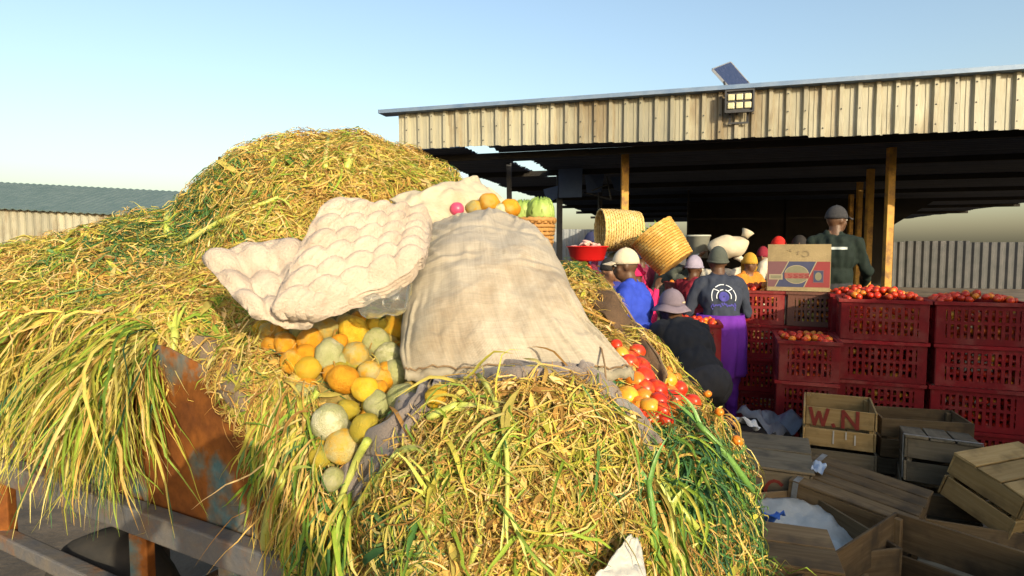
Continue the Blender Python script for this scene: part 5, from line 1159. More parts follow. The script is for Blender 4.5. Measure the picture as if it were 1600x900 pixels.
# turn lid boards across: the photograph shows them running left to right, so lay two more over
for o in [c for c in gc.children if c.location.z > 0.235]: bpy.data.objects.remove(o)
for k in range(2): slat(gc, (-0.155 + k * 0.305, 0, 0.243), (0.295, 0.43, 0.014), m_woodg)
Mg = Matrix.Translation((-0.3035, 0, 0.115)) @ Matrix.Rotation(math.radians(-90), 4, 'Z') @ Matrix.Rotation(math.radians(90), 4, 'X')
mb = MB(); ribbon_strokes(mb, [[(.035 + .045 * math.cos(a), .01 + .06 * math.sin(a)) for a in np.linspace(0.8, 5.6, 12)] + [(.075, -.005), (.04, -.005)], [(-.11, -.06), (-.11, .06)], [(.14, -.04), (.16, .03)]], 0.016, Mg); mb.build('painted_letters', m_paint, gc)
# tilted crate with planked top and a strap
wcrate('crate lying under the strapped crate', (1.72, 2.98, 0.0), (0, 0, math.radians(-40)), 0.48, 0.40, 0.2, m_woodg)
wcrate('tilted crate with planked top bound by a metal strap', (1.70, 2.92, 0.225), (math.radians(4), math.radians(7), math.radians(-44)), 0.52, 0.42, 0.21, m_wood, lid=True, lid_n=4, strap=True)
# open crate with a white sheet in it
oc = wcrate('open crate holding a crumpled white plastic sheet', (1.30, 2.62, 0.10), (0, 0, math.radians(-80)), 0.62, 0.44, 0.30, m_wood)
sh = MB()
def shf(u, v):
    x = lerp(1.10, 1.52, u); y = lerp(2.36, 2.92, v); return (x, y, 0.30 + 0.07 * v + 0.035 * nz((u * 4, v * 4, 2)) + 0.02 * nz((u * 10, v * 10, 5)))
sh.grid(shf, 26, 26); o = sh.build('plastic_sheet', mat('dirty_white_sheet', (0.40, 0.40, 0.36), (0.5, 0.5, 0.46), 7, 0.5, 0.5, 30, c3=(0.3, 0.3, 0.26)), None, True); solid(o, 0.002); tag(o, 'dirty white plastic sheet crumpled inside the open wooden crate', 'plastic sheet')
m_bluep = mat('blue_plastic_scrap', (0.03, 0.10, 0.42), (0.05, 0.16, 0.5), 9, 0.4)
def scrap(label, px, py, Y, s, m, seed, name='plastic_scrap', cat='scrap'):
    c = P(px, py, Y); mb = MB(); mb.grid(lambda u, v: ((u - .5) * s, (v - .5) * s * .6, 0.35 * s * nz((u * 3 + seed, v * 3, seed)) + .02), 10, 8); o = mb.build(name, m, None, True, c, (0.3 * math.sin(seed), 0.2, seed)); solid(o, 0.0015); tag(o, label, cat); return o
scrap('torn strip of blue plastic lying on the white sheet', 1250, 838, 2.5, 0.10, m_bluep, 1.0); scrap('blue plastic scrap over the left wall of the open crate', 1200, 815, 2.6, 0.13, m_bluep, 2.4)
scrap('blue and white plastic tie hanging beside the two-board crate', 1278, 735, 3.0, 0.09, mat('pale_blue_plastic', (0.3, 0.4, 0.55), (0.45, 0.5, 0.58), 8, 0.4), 4.0)
scrap('small white paper on the ground by the heap edge', 1166, 666, 4.0, 0.16, mat('white_paper', (0.6, 0.6, 0.58), None, rough=.8), 5.5, 'paper_scrap')
scrap('dark grey plastic bag on the ground before the red crates', 1205, 664, 4.2, 0.5, mat('dark_bag', (0.08, 0.09, 0.11), (0.14, 0.15, 0.18), 5, 0.35), 7.0, 'plastic_bag', 'plastic bag')
# nearest crates
wcrate('strapped end crate at the bottom edge of the picture', (1.03, 2.17, 0.25), (0, 0, math.radians(-18)), 0.30, 0.34, 0.25, m_wood, lid=True, lid_n=2, strap=True)
wcrate('crate below the strapped end crate', (1.05, 2.20, 0.0), (0, 0, math.radians(-10)), 0.34, 0.36, 0.235, m_woodg)
wcrate('big dark open crate at the bottom right corner', (1.42, 2.02, 0.16), (0, 0, math.radians(38)), 0.92, 0.50, 0.33, m_wood, side_n=2)
wcrate('support crate beneath the big dark open crate', (1.42, 2.02, 0.0), (0, 0, math.radians(38)), 0.7, 0.42, 0.15, m_woodg, side_n=1)
wcrate('upended crate at the right edge below the lettered crate', (2.52, 3.50, 0.25), (0, math.radians(8), math.radians(60)), 0.5, 0.36, 0.24, m_woodg, lid=True, strap=True)
wcrate('crate carrying the upended crate at right', (2.52, 3.50, 0.0), (0, 0, math.radians(60)), 0.5, 0.38, 0.235, m_woodg)
wcrate('crate behind the lettered crate at right', (2.72, 3.98, 0.24), (0, 0, math.radians(-16)), 0.52, 0.34, 0.26, m_wood)
wcrate('ground crate behind the lettered crate at right', (2.72, 3.98, 0.0), (0, 0, math.radians(-20)), 0.52, 0.36, 0.235, m_woodg)
wcrate('loose crate at far right with open top', (2.30, 3.05, 0.0), (0, 0, math.radians(-25)), 0.52, 0.38, 0.25, m_wood); wcrate('tipped crate leaning at far right edge', (2.55, 3.05, 0.26), (math.radians(18), 0, math.radians(20)), 0.5, 0.36, 0.24, m_woody, lid=True)
wcrate('flat crate in the right foreground corner', (2.02, 2.42, 0.0), (0, 0, math.radians(-35)), 0.55, 0.4, 0.26, m_woodg, lid=True)

# ------------------------------------------------------------------ cardboard box
m_card = mat('cardboard', (0.27, 0.205, 0.10), (0.33, 0.25, 0.13), 4, 0.85, 0.3, 60, c3=(0.22, 0.165, 0.085))
bx_ = P(1246, 424, 5.28); bw, bh, bd = 0.50, 0.41, 0.13
cb = thing('cardboard_box', 'printed cardboard carton standing on the brown tomato crate', 'carton', (2.50, 5.26, 0.012 + 4 * CH + 0.006), (math.radians(-2), 0, math.radians(-23)))
h1 = bh * 0.66
mb = MB(); mb.box((0, bd / 2, h1 / 2), (bw, bd, h1)); mb.build('box_body', m_card, cb)
mb = MB(); mb.box((0, 0.004, h1 + (bh - h1) / 2), (bw, 0.005, bh - h1 - 0.002), Matrix.Rotation(-0.03, 3, 'X')); mb.build('open_flap', m_card, cb)
mb = MB(); mb.box((0, bd + 0.03, h1 + 0.05), (bw, 0.005, 0.12), Matrix.Rotation(-0.6, 3, 'X')); mb.build('back_flap', m_card, cb)
def flat(name, pts, m, dy):
    mb = MB(); mb.add([(x, -dy, z) for x, z in pts], [tuple(range(len(pts)))]); mb.build(name, m, cb)
m_pmauve = mat('print_mauve', (0.156, 0.066, 0.072), (0.132, 0.060, 0.066), 9, 0.7); m_pblue = mat('print_blue', (0.036, 0.042, 0.090), (0.048, 0.054, 0.108), 9, 0.7); m_pred = mat('print_red', (0.240, 0.030, 0.033), (0.204, 0.030, 0.030), 9, 0.7); m_pcream = mat('print_cream', (0.288, 0.240, 0.156), None, rough=.7); m_pgrey = mat('print_greygreen', (0.144, 0.144, 0.090), (0.192, 0.174, 0.108), 16, 0.7); m_ppink = mat('print_pinkred', (0.228, 0.060, 0.054), (0.264, 0.096, 0.072), 22, 0.7)
x0, x1 = -bw / 2 + 0.004, bw / 2 - 0.004; zt = h1 - 0.012; zb_ = 0.035
flat('printed_panel', [(x0, zb_), (-0.185, zb_), (-0.08, zt), (x0, zt)], m_pmauve, 0.001)
flat('printed_panel', [(-0.185, zb_), (0.045, zb_), (0.14, zt), (-0.08, zt)], m_pblue, 0.0011)
flat('printed_panel', [(0.045, zb_), (x1, zb_), (x1, zt), (0.14, zt)], m_pred, 0.0012)
for (a, b) in (((-0.19, zb_), (-0.085, zt)), ((0.04, zb_), (0.135, zt))): flat('printed_line', [(a[0], a[1]), (a[0] + 0.009, a[1]), (b[0] + 0.009, b[1]), (b[0], b[1])], m_pcream, 0.002)
ov = lambda rx, rz, cx, cz, a0=0, a1=2 * math.pi, n=28: [(cx + rx * math.cos(a), cz + rz * math.sin(a)) for a in np.linspace(a0, a1, n, endpoint=a1 - a0 < 6)]
flat('printed_oval', ov(0.098, 0.082, -0.015, 0.145), m_pcream, 0.003); flat('printed_oval', ov(0.092, 0.076, -0.015, 0.145), m_pgrey, 0.004)
flat('printed_band', [(-0.11, 0.11), (0.083, 0.11), (0.083, 0.16), (-0.11, 0.16)], m_ppink, 0.005)
mb = MB(); Mo = Matrix.Translation((0, -0.006, 0)) @ Matrix.Rotation(math.radians(90), 4, 'X'); ribbon_strokes(mb, [[(-.08 + .045 * k + .03 * a, .135 + .015 * b) for a, b in ((1, 1), (0, .7), (.2, 0), (.9, -.3), (.8, -1), (0, -1))] for k in range(4)], 0.006, Mo); mb.build('printed_lettering', m_pred, cb)
flat('printed_tag', [(-0.235, 0.098), (-0.125, 0.098), (-0.125, 0.145), (-0.235, 0.145)], m_pcream, 0.003); flat('printed_tag', [(-0.222, 0.108), (-0.135, 0.108), (-0.135, 0.135), (-0.222, 0.135)], m_pgrey, 0.004)
flat('printed_badge', [(0.115, 0.075), (0.198, 0.075), (0.198, 0.185), (0.115, 0.185)], m_pmauve, 0.003); flat('printed_badge', [(0.121, 0.082), (0.192, 0.082), (0.192, 0.178), (0.121, 0.178)], m_pblue, 0.004); flat('printed_badge', ov(0.026, 0.036, 0.156, 0.13), m_pgrey, 0.005)
mb = MB(); Mo = Matrix.Translation((0, -0.004, 0.0)) @ Matrix.Rotation(math.radians(90), 4, 'X')
ribbon_strokes(mb, [[(.05 + .03 * math.cos(a), .325 + .025 * math.sin(a)) for a in np.linspace(2.4, -2.6, 10)], [(-.09, .36), (-.06, .345), (-.065, .37)], [(-.02, .335), (0.0, .35), (-.01, .32), (.005, .325)]], 0.004, Mo); mb.build('pencil_scribble', mat('pencil', (0.2, 0.15, 0.09), None, rough=.9), cb)

# ------------------------------------------------------------------ people
SKIN = mat('dark_skin', (0.085, 0.042, 0.022), (0.11, 0.055, 0.03), 12, 0.5, 0.2, 90)
SKIN2 = mat('brown_skin', (0.16, 0.08, 0.045), (0.2, 0.1, 0.055), 12, 0.5, 0.2, 90)
m_eye = mat('eye_white', (0.6, 0.57, 0.52), None, rough=.3); m_pupil = mat('pupil', (0.01, 0.008, 0.006), None, rough=.2); m_hair = mat('black_hair', (0.012, 0.01, 0.009), (0.025, 0.02, 0.018), 60, 0.8, 0.6, 160)
m_shoe = mat('shoe', (0.03, 0.025, 0.02), None, rough=.7)
def fabric(name, c, k=0.8, rough=0.85): return mat('cloth_' + name, c, tuple(x * k for x in c), 9, rough, 0.35, 130)
def capsule_pts(mb, p0, r0, p1, r1, n=12):
    p0, p1 = Vector(p0), Vector(p1); d = (p1 - p0); L = d.length
    if L < 1e-5: mb.ell(p0, (r0,) * 3, n, 8); return
    d.normalize(); pts = []; rr = []
    for k in range(4): a = math.pi / 2 * (1 - k / 4); pts.append(p0 - d * r0 * math.sin(a)); rr.append(max(1e-3, r0 * math.cos(a)))
    pts.append(p0); rr.append(r0); pts.append(p1); rr.append(r1)
    for k in range(1, 5): a = math.pi / 2 * k / 4; pts.append(p1 + d * r1 * math.sin(a)); rr.append(max(1e-3, r1 * math.cos(a)))
    mb.tube(pts, rr, n)
def person(label, loc, facing, H=1.68, lean=0.0, twist=0.0, top=None, bottom=None, skin=None, hands=((0.24, 0.12, 0.85), (-0.24, 0.12, 0.85)), head_yaw=0.0, head_pitch=0.0, legs='stand', hat=None, hatm=None, skirt=None, voxel=0.011, fat=1.0, extra=None, sleeve='long', eyes=True, hair=True, group='people in the market'):
    """facing: angle of the forward direction (0 = away from the viewer, +90deg = left). joints in metres for 1.75 m, scaled by H"""
    s = H / 1.75; t = thing('person', label, 'person', loc, (0, 0, facing), group); skin = skin or SKIN; top = top or fabric('grey', (0.2, 0.2, 0.2)); bottom = bottom or fabric('dark', (0.05, 0.05, 0.06))
    V_ = Vector; hip = V_((0, 0, 0.93))
    if legs == 'squat': hip = V_((0, -0.12, 0.36))
    if legs == 'stoop': hip = V_((0, -0.18, 0.78))
    Rl = Matrix.Rotation(-lean, 3, 'X') @ Matrix.Rotation(twist, 3, 'Z')
    def up(x, y, z): return hip + Rl @ V_((x, y, z))     # offsets above the hip
    prim = []   # (kind, tag, data)
    def cap(tg, a, ra, b, rb): prim.append(('c', tg, V_(a) * s, ra * s, V_(b) * s, rb * s))
    def el(tg, c, r, R=None): prim.append(('e', tg, V_(c) * s, tuple(q * s for q in r), R))
    el('b', hip, (0.165 * fat, 0.125 * fat, 0.13), Rl); el('t', up(0, 0, 0.14), (0.155 * fat, 0.115 * fat, 0.17), Rl); el('t', up(0, 0.0, 0.33), (0.178 * fat, 0.122 * fat, 0.20), Rl); cap('t', up(-0.135, 0, 0.47), 0.066, up(0.135, 0, 0.47), 0.066); el('t', up(0, -0.03, 0.44), (0.14, 0.08, 0.09), Rl)
    nk = up(0, 0.0, 0.52); Rh = Rl @ Matrix.Rotation(lean * 0.75 - head_pitch, 3, 'X') @ Matrix.Rotation(head_yaw, 3, 'Z'); hc = nk + Rl @ V_((0, 0.015, 0.06)) + Rh @ V_((0, 0.02, 0.085))
    cap('s', up(0, 0, 0.47), 0.066, nk + (hc - nk) * 0.6, 0.057); cap('t', up(-0.05, -0.01, 0.53), 0.034, up(0.05, -0.01, 0.53), 0.034)
    def hd(x, y, z): return hc + Rh @ V_((x, y, z))
    el('s', hd(0, -0.008, 0.02), (0.074, 0.092, 0.10), Rh); el('s', hd(0, 0.022, -0.05), (0.056, 0.066, 0.07), Rh); el('s', hd(0, 0.05, -0.085), (0.03, 0.03, 0.025), Rh)
    el('s', hd(0, 0.092, -0.012), (0.016, 0.02, 0.03), Rh); el('s', hd(0, 0.082, -0.055), (0.027, 0.014, 0.014), Rh); cap('s', hd(-0.04, 0.075, 0.03), 0.013, hd(0.04, 0.075, 0.03), 0.013)
    for sx in (-1, 1): el('s', hd(sx * 0.074, -0.005, -0.005), (0.012, 0.022, 0.033), Rh); el('s', hd(sx * 0.04, 0.05, -0.03), (0.026, 0.026, 0.028), Rh)
    for sx, hp in zip((1, -1), hands):
        sh_ = up(sx * 0.175, 0, 0.455); hnd = V_(hp); v = hnd - sh_; dist = min(v.length, 0.56); hnd = sh_ + v.normalized() * dist; a = 0.29; b_ = 0.28
        x_ = (a * a - b_ * b_ + dist * dist) / (2 * dist); hgt = math.sqrt(max(0, a * a - x_ * x_)); ax = v.normalized(); pole = V_((sx * 0.6, -0.5, -0.8)); pole = (pole - ax * pole.dot(ax)).normalized(); elb = sh_ + ax * x_ + pole * hgt
        cap('t', sh_, 0.062, elb, 0.047); fd = (hnd - elb).normalized()
        cap('t' if sleeve == 'long' else 's', elb, 0.046, hnd - fd * 0.03, 0.032); cap('s', hnd - fd * 0.05, 0.027, hnd, 0.026)
        palm = hnd + fd * 0.045; Rp = Matrix((fd.orthogonal().normalized(), fd, fd.cross(fd.orthogonal().normalized()) * -1)).transposed(); side = V_((0, 0, 1)).cross(fd); side = side.normalized() if side.length > 0.1 else V_((1, 0, 0)); nrm_ = fd.cross(side)
        cap('s', hnd + fd * .015 - side * .016, 0.019, palm + fd * .02 - side * .022, 0.017); cap('s', hnd + fd * .015 + side * .016, 0.019, palm + fd * .02 + side * .022, 0.017)
        for k in range(4):
            b0 = palm + fd * 0.03 + side * (k - 1.5) * 0.0185; L1 = (0.036, 0.042, 0.04, 0.032)[k]; m1 = b0 + (fd * 0.95 - nrm_ * 0.3) * L1; m2 = m1 + (fd * 0.6 - nrm_ * 0.8).normalized() * L1 * 0.8
            cap('s', b0, 0.0095, m1, 0.0088); cap('s', m1, 0.0088, m2, 0.0075)
        tb = hnd + fd * 0.02 - side * 0.026 * 1; tm = tb + (fd * .6 - side * .8).normalized() * 0.035; cap('s', tb, 0.012, tm, 0.0105); cap('s', tm, 0.0105, tm + (fd * .9 - side * .3 - nrm_ * .3).normalized() * 0.03, 0.0085)
    for sx in (-1, 1):
        h_ = hip + V_((sx * 0.09, 0, -0.03))
        if legs == 'squat': kn = V_((sx * 0.17, 0.30, 0.46)); an = V_((sx * 0.13, 0.10, 0.09))
        elif legs == 'stoop': kn = V_((sx * 0.13, 0.10, 0.46)); an = V_((sx * 0.13, -0.06, 0.09))
        elif legs == 'stride': kn = V_((sx * 0.10, 0.06 + sx * 0.12, 0.49)); an = V_((sx * 0.10, -0.05 + sx * 0.2, 0.10))
        else: kn = V_((sx * 0.10, 0.025, 0.49)); an = V_((sx * 0.105, -0.01, 0.09))
        cap('b', h_, 0.088 * fat, kn, 0.06); cap('b', kn, 0.058, an, 0.043); cap('k', an + V_((0, -0.04, -0.04)), 0.042, an + V_((sx * 0.015, 0.15, -0.055)), 0.034)
    mb = MB()
    for q in prim:
        if q[0] == 'c': capsule_pts(mb, q[2], q[3], q[4], q[5])
        else: mb.ell(q[2], q[3], 14, 10, q[4])
    o = remeshed(mb, 'body', [skin, top, bottom, m_shoe], voxel, 3, 0.5); o.parent = t; me = o.data
    if len(me.materials) < 4:
        me.materials.clear(); [me.materials.append(m_) for m_ in (skin, top, bottom, m_shoe)]
    n_ = len(me.vertices); co = np.empty(n_ * 3, 'f'); me.vertices.foreach_get('co', co); co = co.reshape(-1, 3).astype(float)
    best = np.full(n_, 1e9); tg_ = np.zeros(n_, int); TI = {'s': 0, 't': 1, 'b': 2, 'k': 3}
    for q in prim:
        if q[0] == 'c':
            a = np.array(q[2]); b = np.array(q[4]); ab = b - a; tt = np.clip(((co - a) @ ab) / (ab @ ab + 1e-9), 0, 1); dd = np.linalg.norm(co - a - tt[:, None] * ab, axis=1) - (q[3] + (q[5] - q[3]) * tt)
        else:
            R_ = np.array(q[4]) if q[4] is not None else np.eye(3); l_ = (co - np.array(q[2])) @ R_; r_ = np.array(q[3]); dd = (np.linalg.norm(l_ / r_, axis=1) - 1) * r_.min()
        m_ = dd < best; best[m_] = dd[m_]; tg_[m_] = TI[q[1]]
    no = np.empty(n_ * 3, 'f'); me.vertices.foreach_get('normal', no); no = no.reshape(-1, 3)
    cl_ = (tg_ == 1) | (tg_ == 2); seed_ = loc[0] * 7
    fold = np.zeros(n_)
    for i in np.nonzero(cl_)[0]: p = co[i]; fold[i] = 0.02 * mnoise.noise(Vector((p[0] * 9 + seed_, p[1] * 9, p[2] * 5))) + 0.014 * mnoise.noise(Vector((p[0] * 22, p[1] * 22 + seed_, p[2] * 13))) + 0.006
    co = co + no * fold[:, None]; me.vertices.foreach_set('co', co.astype('f').ravel())
    lv_ = np.empty(len(me.loops), 'i'); me.loops.foreach_get('vertex_index', lv_); st = np.empty(len(me.polygons), 'i'); me.polygons.foreach_get('loop_start', st)
    me.polygons.foreach_set('material_index', tg_[lv_[st]].astype('i')); me.polygons.foreach_set('use_smooth', np.ones(len(me.polygons), bool)); me.update()
    Mh = Matrix.Translation(hc * s) @ Rh.to_4x4() @ Matrix.Scale(s, 4)
    if eyes:
        for sx in (-1, 1):
            mb = MB(); mb.ell(Mh @ V_((sx * 0.032, 0.078, 0.008)), (0.013 * s,) * 3, 8, 6); e = mb.build('eye', m_eye, t, True); mb = MB(); mb.ell(Mh @ V_((sx * 0.032, 0.089, 0.008)), (0.006 * s,) * 3, 8, 6); mb.build('pupil', m_pupil, e, True)
    def dome_(r, z0, zt, n=24, rib=0.0, m=10, yoff=-0.006):
        pr = [(r[0] * math.cos(a), z0 + (zt - z0) * math.sin(a)) for a in np.linspace(0, math.pi / 2 - 0.02, m)]
        mb = MB(); vs = []
        for (rr, z) in pr:
            for k in range(n): a = 2 * math.pi * k / n; q = 1 + rib * math.cos(a * n / 2); vs.append(Mh @ V_((rr * q * math.cos(a), yoff + rr * r[1] / r[0] * q * math.sin(a), z)))
        mb.add(vs, [(i * n + k, i * n + (k + 1) % n, (i + 1) * n + (k + 1) % n, (i + 1) * n + k) for i in range(m - 1) for k in range(n)] + [tuple(range((m - 1) * n, m * n))]); return mb
    if hair and hat is None: mb = dome_((0.083, 0.101), 0.0, 0.13); o = mb.build('hair', m_hair, t, True); solid(o, 0.006 * s)
    if hat == 'cap':
        mb = dome_((0.087, 0.106), 0.015, 0.142); o = mb.build('cap', hatm, t, True); solid(o, 0.004 * s)
        mb = MB(); mb.grid(lambda u, v: tuple(Mh @ V_(((u - .5) * 0.15 * (1 - .25 * v * v), 0.075 + 0.03 * (1 - (2 * u - 1) ** 2) + 0.075 * v * (1 - .5 * (2 * u - 1) ** 2), 0.036 - 0.02 * v - 0.014 * (2 * u - 1) ** 2))), 12, 5); b2 = mb.build('cap_brim', hatm, o, True); solid(b2, 0.005 * s)
    elif hat == 'beanie':
        mb = dome_((0.088, 0.108), 0.0, 0.15, 36, 0.012); o = mb.build('knit_cap', hatm, t, True); solid(o, 0.005 * s)
        mb = MB(); mb.tube([Mh @ V_((0.088 * math.cos(a), -0.006 + 0.108 * math.sin(a), 0.008)) for a in np.linspace(0, 2 * math.pi, 33)], 0.012 * s, 8, False); mb.build('turn_up', hatm, o, True)
    elif hat == 'bucket':
        mb = dome_((0.090, 0.11), 0.02, 0.14); o = mb.build('bucket_hat', hatm, t, True); solid(o, 0.004 * s)
        mb = MB(); mb.grid(lambda u, v: tuple(Mh @ V_(((0.089 + 0.05 * v) * math.cos(u * 2 * math.pi), -0.006 + (0.109 + 0.05 * v) * math.sin(u * 2 * math.pi), 0.024 - 0.045 * v + 0.006 * math.sin(u * 25)))), 36, 4); b2 = mb.build('hat_brim', hatm, o, True); solid(b2, 0.004 * s)
    elif hat == 'scarf':
        mb = dome_((0.087, 0.106), -0.01, 0.14); o = mb.build('headscarf', hatm, t, True); solid(o, 0.006 * s)
        mb = MB(); mb.grid(lambda u, v: tuple(Mh @ V_(((u - .5) * 0.12 * (1 - .4 * v), -0.10 - 0.03 * v, 0.03 - 0.17 * v + 0.01 * math.sin(u * 9)))), 8, 6); b2 = mb.build('scarf_tail', hatm, o, True); solid(b2, 0.005 * s)
        mb = MB(); mb.ell(Mh @ V_((0, -0.112, 0.02)), (0.03 * s, 0.022 * s, 0.022 * s), 10, 8); mb.build('scarf_knot', hatm, o, True)
    if hat in ('cap', 'bucket'):
        mb = MB(); mb.ell(Mh @ V_((0, -0.006, 0.143)), (0.008 * s, 0.008 * s, 0.005 * s), 8, 6); mb.build('hat_button', hatm, t, True)
    if hat == 'bucket':
        mb = MB(); mb.grid(lambda u, v: tuple(Mh @ V_((0.0925 * math.cos(-1.35 + u * 0.5), -0.006 + 0.1125 * math.sin(-1.35 + u * 0.5), 0.040 + 0.012 * v))), 6, 1); o = mb.build('hat_label', fabric('label_cream', (0.55, 0.42, 0.28)), t, True); solid(o, 0.002)
    if skirt:
        m_sk, zt_, zb2, r_ = skirt; mb = MB(); n_k = 60
        def skf(u, v):
            a = u * 2 * math.pi; r = (0.17 * fat + (r_ - 0.17) * v ** 0.7) * (1 + (0.03 + 0.10 * v) * math.sin(a * 9 + 2.5 * nz((a, v * 1.5, 3))) + 0.05 * v * math.sin(a * 5 + 1)) + 0.012; z = lerp(zt_, zb2, v)
            base_ = hip + Rl @ V_((0, 0, zt_ - hip.z)); cx = lerp(base_.x, hip.x, min(1, v * 3)); cy = lerp(base_.y, hip.y + 0.02, min(1, v * 3)); return V_((cx - 0.05 * v + r * math.cos(a) * 1.05, cy + r * 0.82 * math.sin(a), z)) * s
        mb.grid(skf, 120, 16); o = mb.build('skirt', m_sk, t, True); solid(o, 0.006)
    t['_up'] = 0
    del t['_up']
    return t, (lambda x, y, z: up(x, y, z) * s), Mh, Rl
R90 = math.radians
def at(px, Y, z=0.0): return ((px - 800) / FPX * Y, Y, z)
f_blue = fabric('royal_blue', (0.025, 0.06, 0.48)); f_blued = fabric('deep_blue', (0.03, 0.04, 0.28)); f_navy = fabric('navy', (0.028, 0.036, 0.06)); f_purple = fabric('purple', (0.13, 0.018, 0.32)); f_black = fabric('black', (0.012, 0.014, 0.02)); f_dred = fabric('dark_red', (0.22, 0.012, 0.03)); f_pink = fabric('hot_pink', (0.62, 0.015, 0.12)); f_green = fabric('bottle_green', (0.005, 0.014, 0.010)); f_cream = fabric('cream_cap', (0.62, 0.52, 0.38)); f_lil = fabric('lilac_knit', (0.30, 0.27, 0.36)); f_mauve = fabric('mauve_hat', (0.20, 0.16, 0.20)); f_olive = fabric('grey_olive', (0.075, 0.085, 0.07)); f_red = fabric('bright_red', (0.62, 0.02, 0.012)); f_orange = fabric('orange', (0.66, 0.22, 0.02)); f_brown = fabric('brown', (0.16, 0.06, 0.025)); f_white = fabric('off_white', (0.6, 0.55, 0.45)); f_yel = fabric('mustard', (0.55, 0.30, 0.03)); f_ink = fabric('ink_blue_cap', (0.03, 0.035, 0.10)); f_dk = fabric('dark', (0.03, 0.03, 0.035)); f_maroon = fabric('maroon', (0.2, 0.02, 0.06))
# woman with the red basin on her head
person('person in brown top and red headscarf carrying a red basin on the head', at(915, 6.0), R90(10), 1.50, top=f_brown, bottom=f_dk, hat='scarf', hatm=f_red, hands=((0.26, 0.05, 1.62), (-0.24, 0.12, 0.85)), head_yaw=0.2, sleeve='short', skin=SKIN2, voxel=0.013)
bp_ = P(918, 389, 6.0); ba = thing('red_basin', 'red plastic basin of pinkish goods carried on the head', 'basin', (bp_.x, bp_.y, 1.485))
m_basin = mat('red_basin_plastic', (0.55, 0.015, 0.012), (0.50, 0.012, 0.012), 3, 0.35)
mb = MB(); mb.lathe([(0.0, 0.0), (0.14, 0.0), (0.165, 0.02), (0.195, 0.135), (0.212, 0.14), (0.212, 0.15), (0.19, 0.146), (0.16, 0.03), (0.13, 0.012), (0, 0.012)], 40); mb.build('bowl', m_basin, ba, True)
m_pink2 = mat('pinkish_goods', (0.5, 0.25, 0.22), (0.6, 0.42, 0.36), 20, 0.5)
for i in range(16):
    a = random.uniform(0, 6.28); r = random.uniform(0, .14); q = link('sweet_potato', fruit_mesh('sweet_potato', i, m_pink2, 0.6, 0.15, 12, 8), None, Vector(ba.location) + Vector((r * math.cos(a), r * math.sin(a), 0.125 + 0.055 * (1 - r / .14) + random.uniform(0, .015))), (random.uniform(-.5, .5), random.uniform(-.5, .5), a)); q.scale = (0.05, 0.03, 0.03); tag(q, 'pinkish root heaped in the red basin', 'root vegetable', 'roots in the red basin')
# man in blue coat and cream cap
person('person in bright blue coat and cream peaked cap seen from behind', at(996, 4.4), R90(62), 1.63, lean=R90(6), top=f_blue, bottom=f_dk, hat='cap', hatm=f_cream, hands=((0.2, 0.28, 0.95), (-0.2, 0.25, 0.95)), head_yaw=R90(20), fat=1.28, voxel=0.01)
person('person in deep blue top turned towards us beside the cream cap', at(948, 5.5), R90(215), 1.55, top=f_blued, bottom=f_dk, skin=SKIN2, hands=((0.22, 0.2, 0.9), (-0.22, 0.2, 0.9)), voxel=0.012)
# carriers of the two baskets
person('person in maroon under the pale wicker basket', at(962, 6.55), R90(40), 1.585, top=f_maroon, bottom=f_dk, hat='scarf', hatm=fabric('olive_scarf', (0.14, 0.13, 0.07)), hands=((0.22, 0.12, 1.72), (-0.24, 0.1, 1.66)), voxel=0.013)
person('person in hot pink top with the tilted basket on the back', at(1016, 5.85), R90(70), 1.50, lean=R90(14), top=f_pink, bottom=f_dk, hat='scarf', hatm=f_pink, hands=((0.25, 0.12, 1.3), (-0.22, -0.1, 1.45)), voxel=0.012)
person('person in dark red with a lilac knitted cap looking right', at(1082, 6.15), R90(-60), 1.55, top=f_dred, bottom=f_dred, hat='beanie', hatm=f_lil, hands=((0.2, 0.3, 0.95), (-0.2, 0.3, 1.0)), voxel=0.012, fat=1.1)
# navy T-shirt with emblem, purple skirt
nv_p, upf, Mh_, Rl_ = person('person in navy T-shirt with a white round emblem and purple skirt', at(1130, 5.15), R90(-4), 1.66, lean=R90(16), top=f_navy, bottom=f_purple, hat='beanie', hatm=f_olive, hands=((0.17, 0.42, 1.05), (-0.17, 0.40, 1.05)), skirt=(f_purple, 1.10, 0.55, 0.22), sleeve='short', voxel=0.0095, fat=1.08, head_pitch=R90(-8))
bsg = MB()
m_emb = mat('white_print', (0.62, 0.66, 0.72), None, rough=.8); m_emb2 = mat('violet_print', (0.05, 0.05, 0.26), (0.07, 0.06, 0.32), 30, .8)
dgp = bpy.context.evaluated_depsgraph_get()
body_ = [c for c in nv_p.children if c.name.startswith('body')][0]; bvp = BVHTree.FromPolygons([v.co for v in body_.data.vertices], [p.vertices[:] for p in body_.data.polygons])
def on_back(x, z, off=0.003):
    o_ = upf(0, 0, 0.36) + Vector((x, -1.0, z)); r = bvp.ray_cast(o_, Vector((0, 1, 0)))
    return (r[0] + Vector((0, -off, 0))) if r[0] is not None else o_ + Vector((0, 0.85, 0))
def emblem(strokes, w, m, off, name):
    mb = MB()
    for st in strokes:
        for (a, b) in zip(st[:-1], st[1:]):
            d = Vector((b[0] - a[0], b[1] - a[1])); L = d.length; d.normalize(); q = Vector((-d.y, d.x)) * w / 2; a2 = Vector(a) - d * w * .3; b2 = Vector(b) + d * w * .3
            off += 0.00008; mb.add([on_back(*(a2 - q), off), on_back(*(b2 - q), off), on_back(*(b2 + q), off), on_back(*(a2 + q), off)], [(0, 1, 2, 3)])
    mb.build(name, m, nv_p)
arc = lambda r, a0, a1, n=9: [(r * math.cos(a), r * math.sin(a) - 0.01) for a in np.linspace(R90(a0), R90(a1), n)]
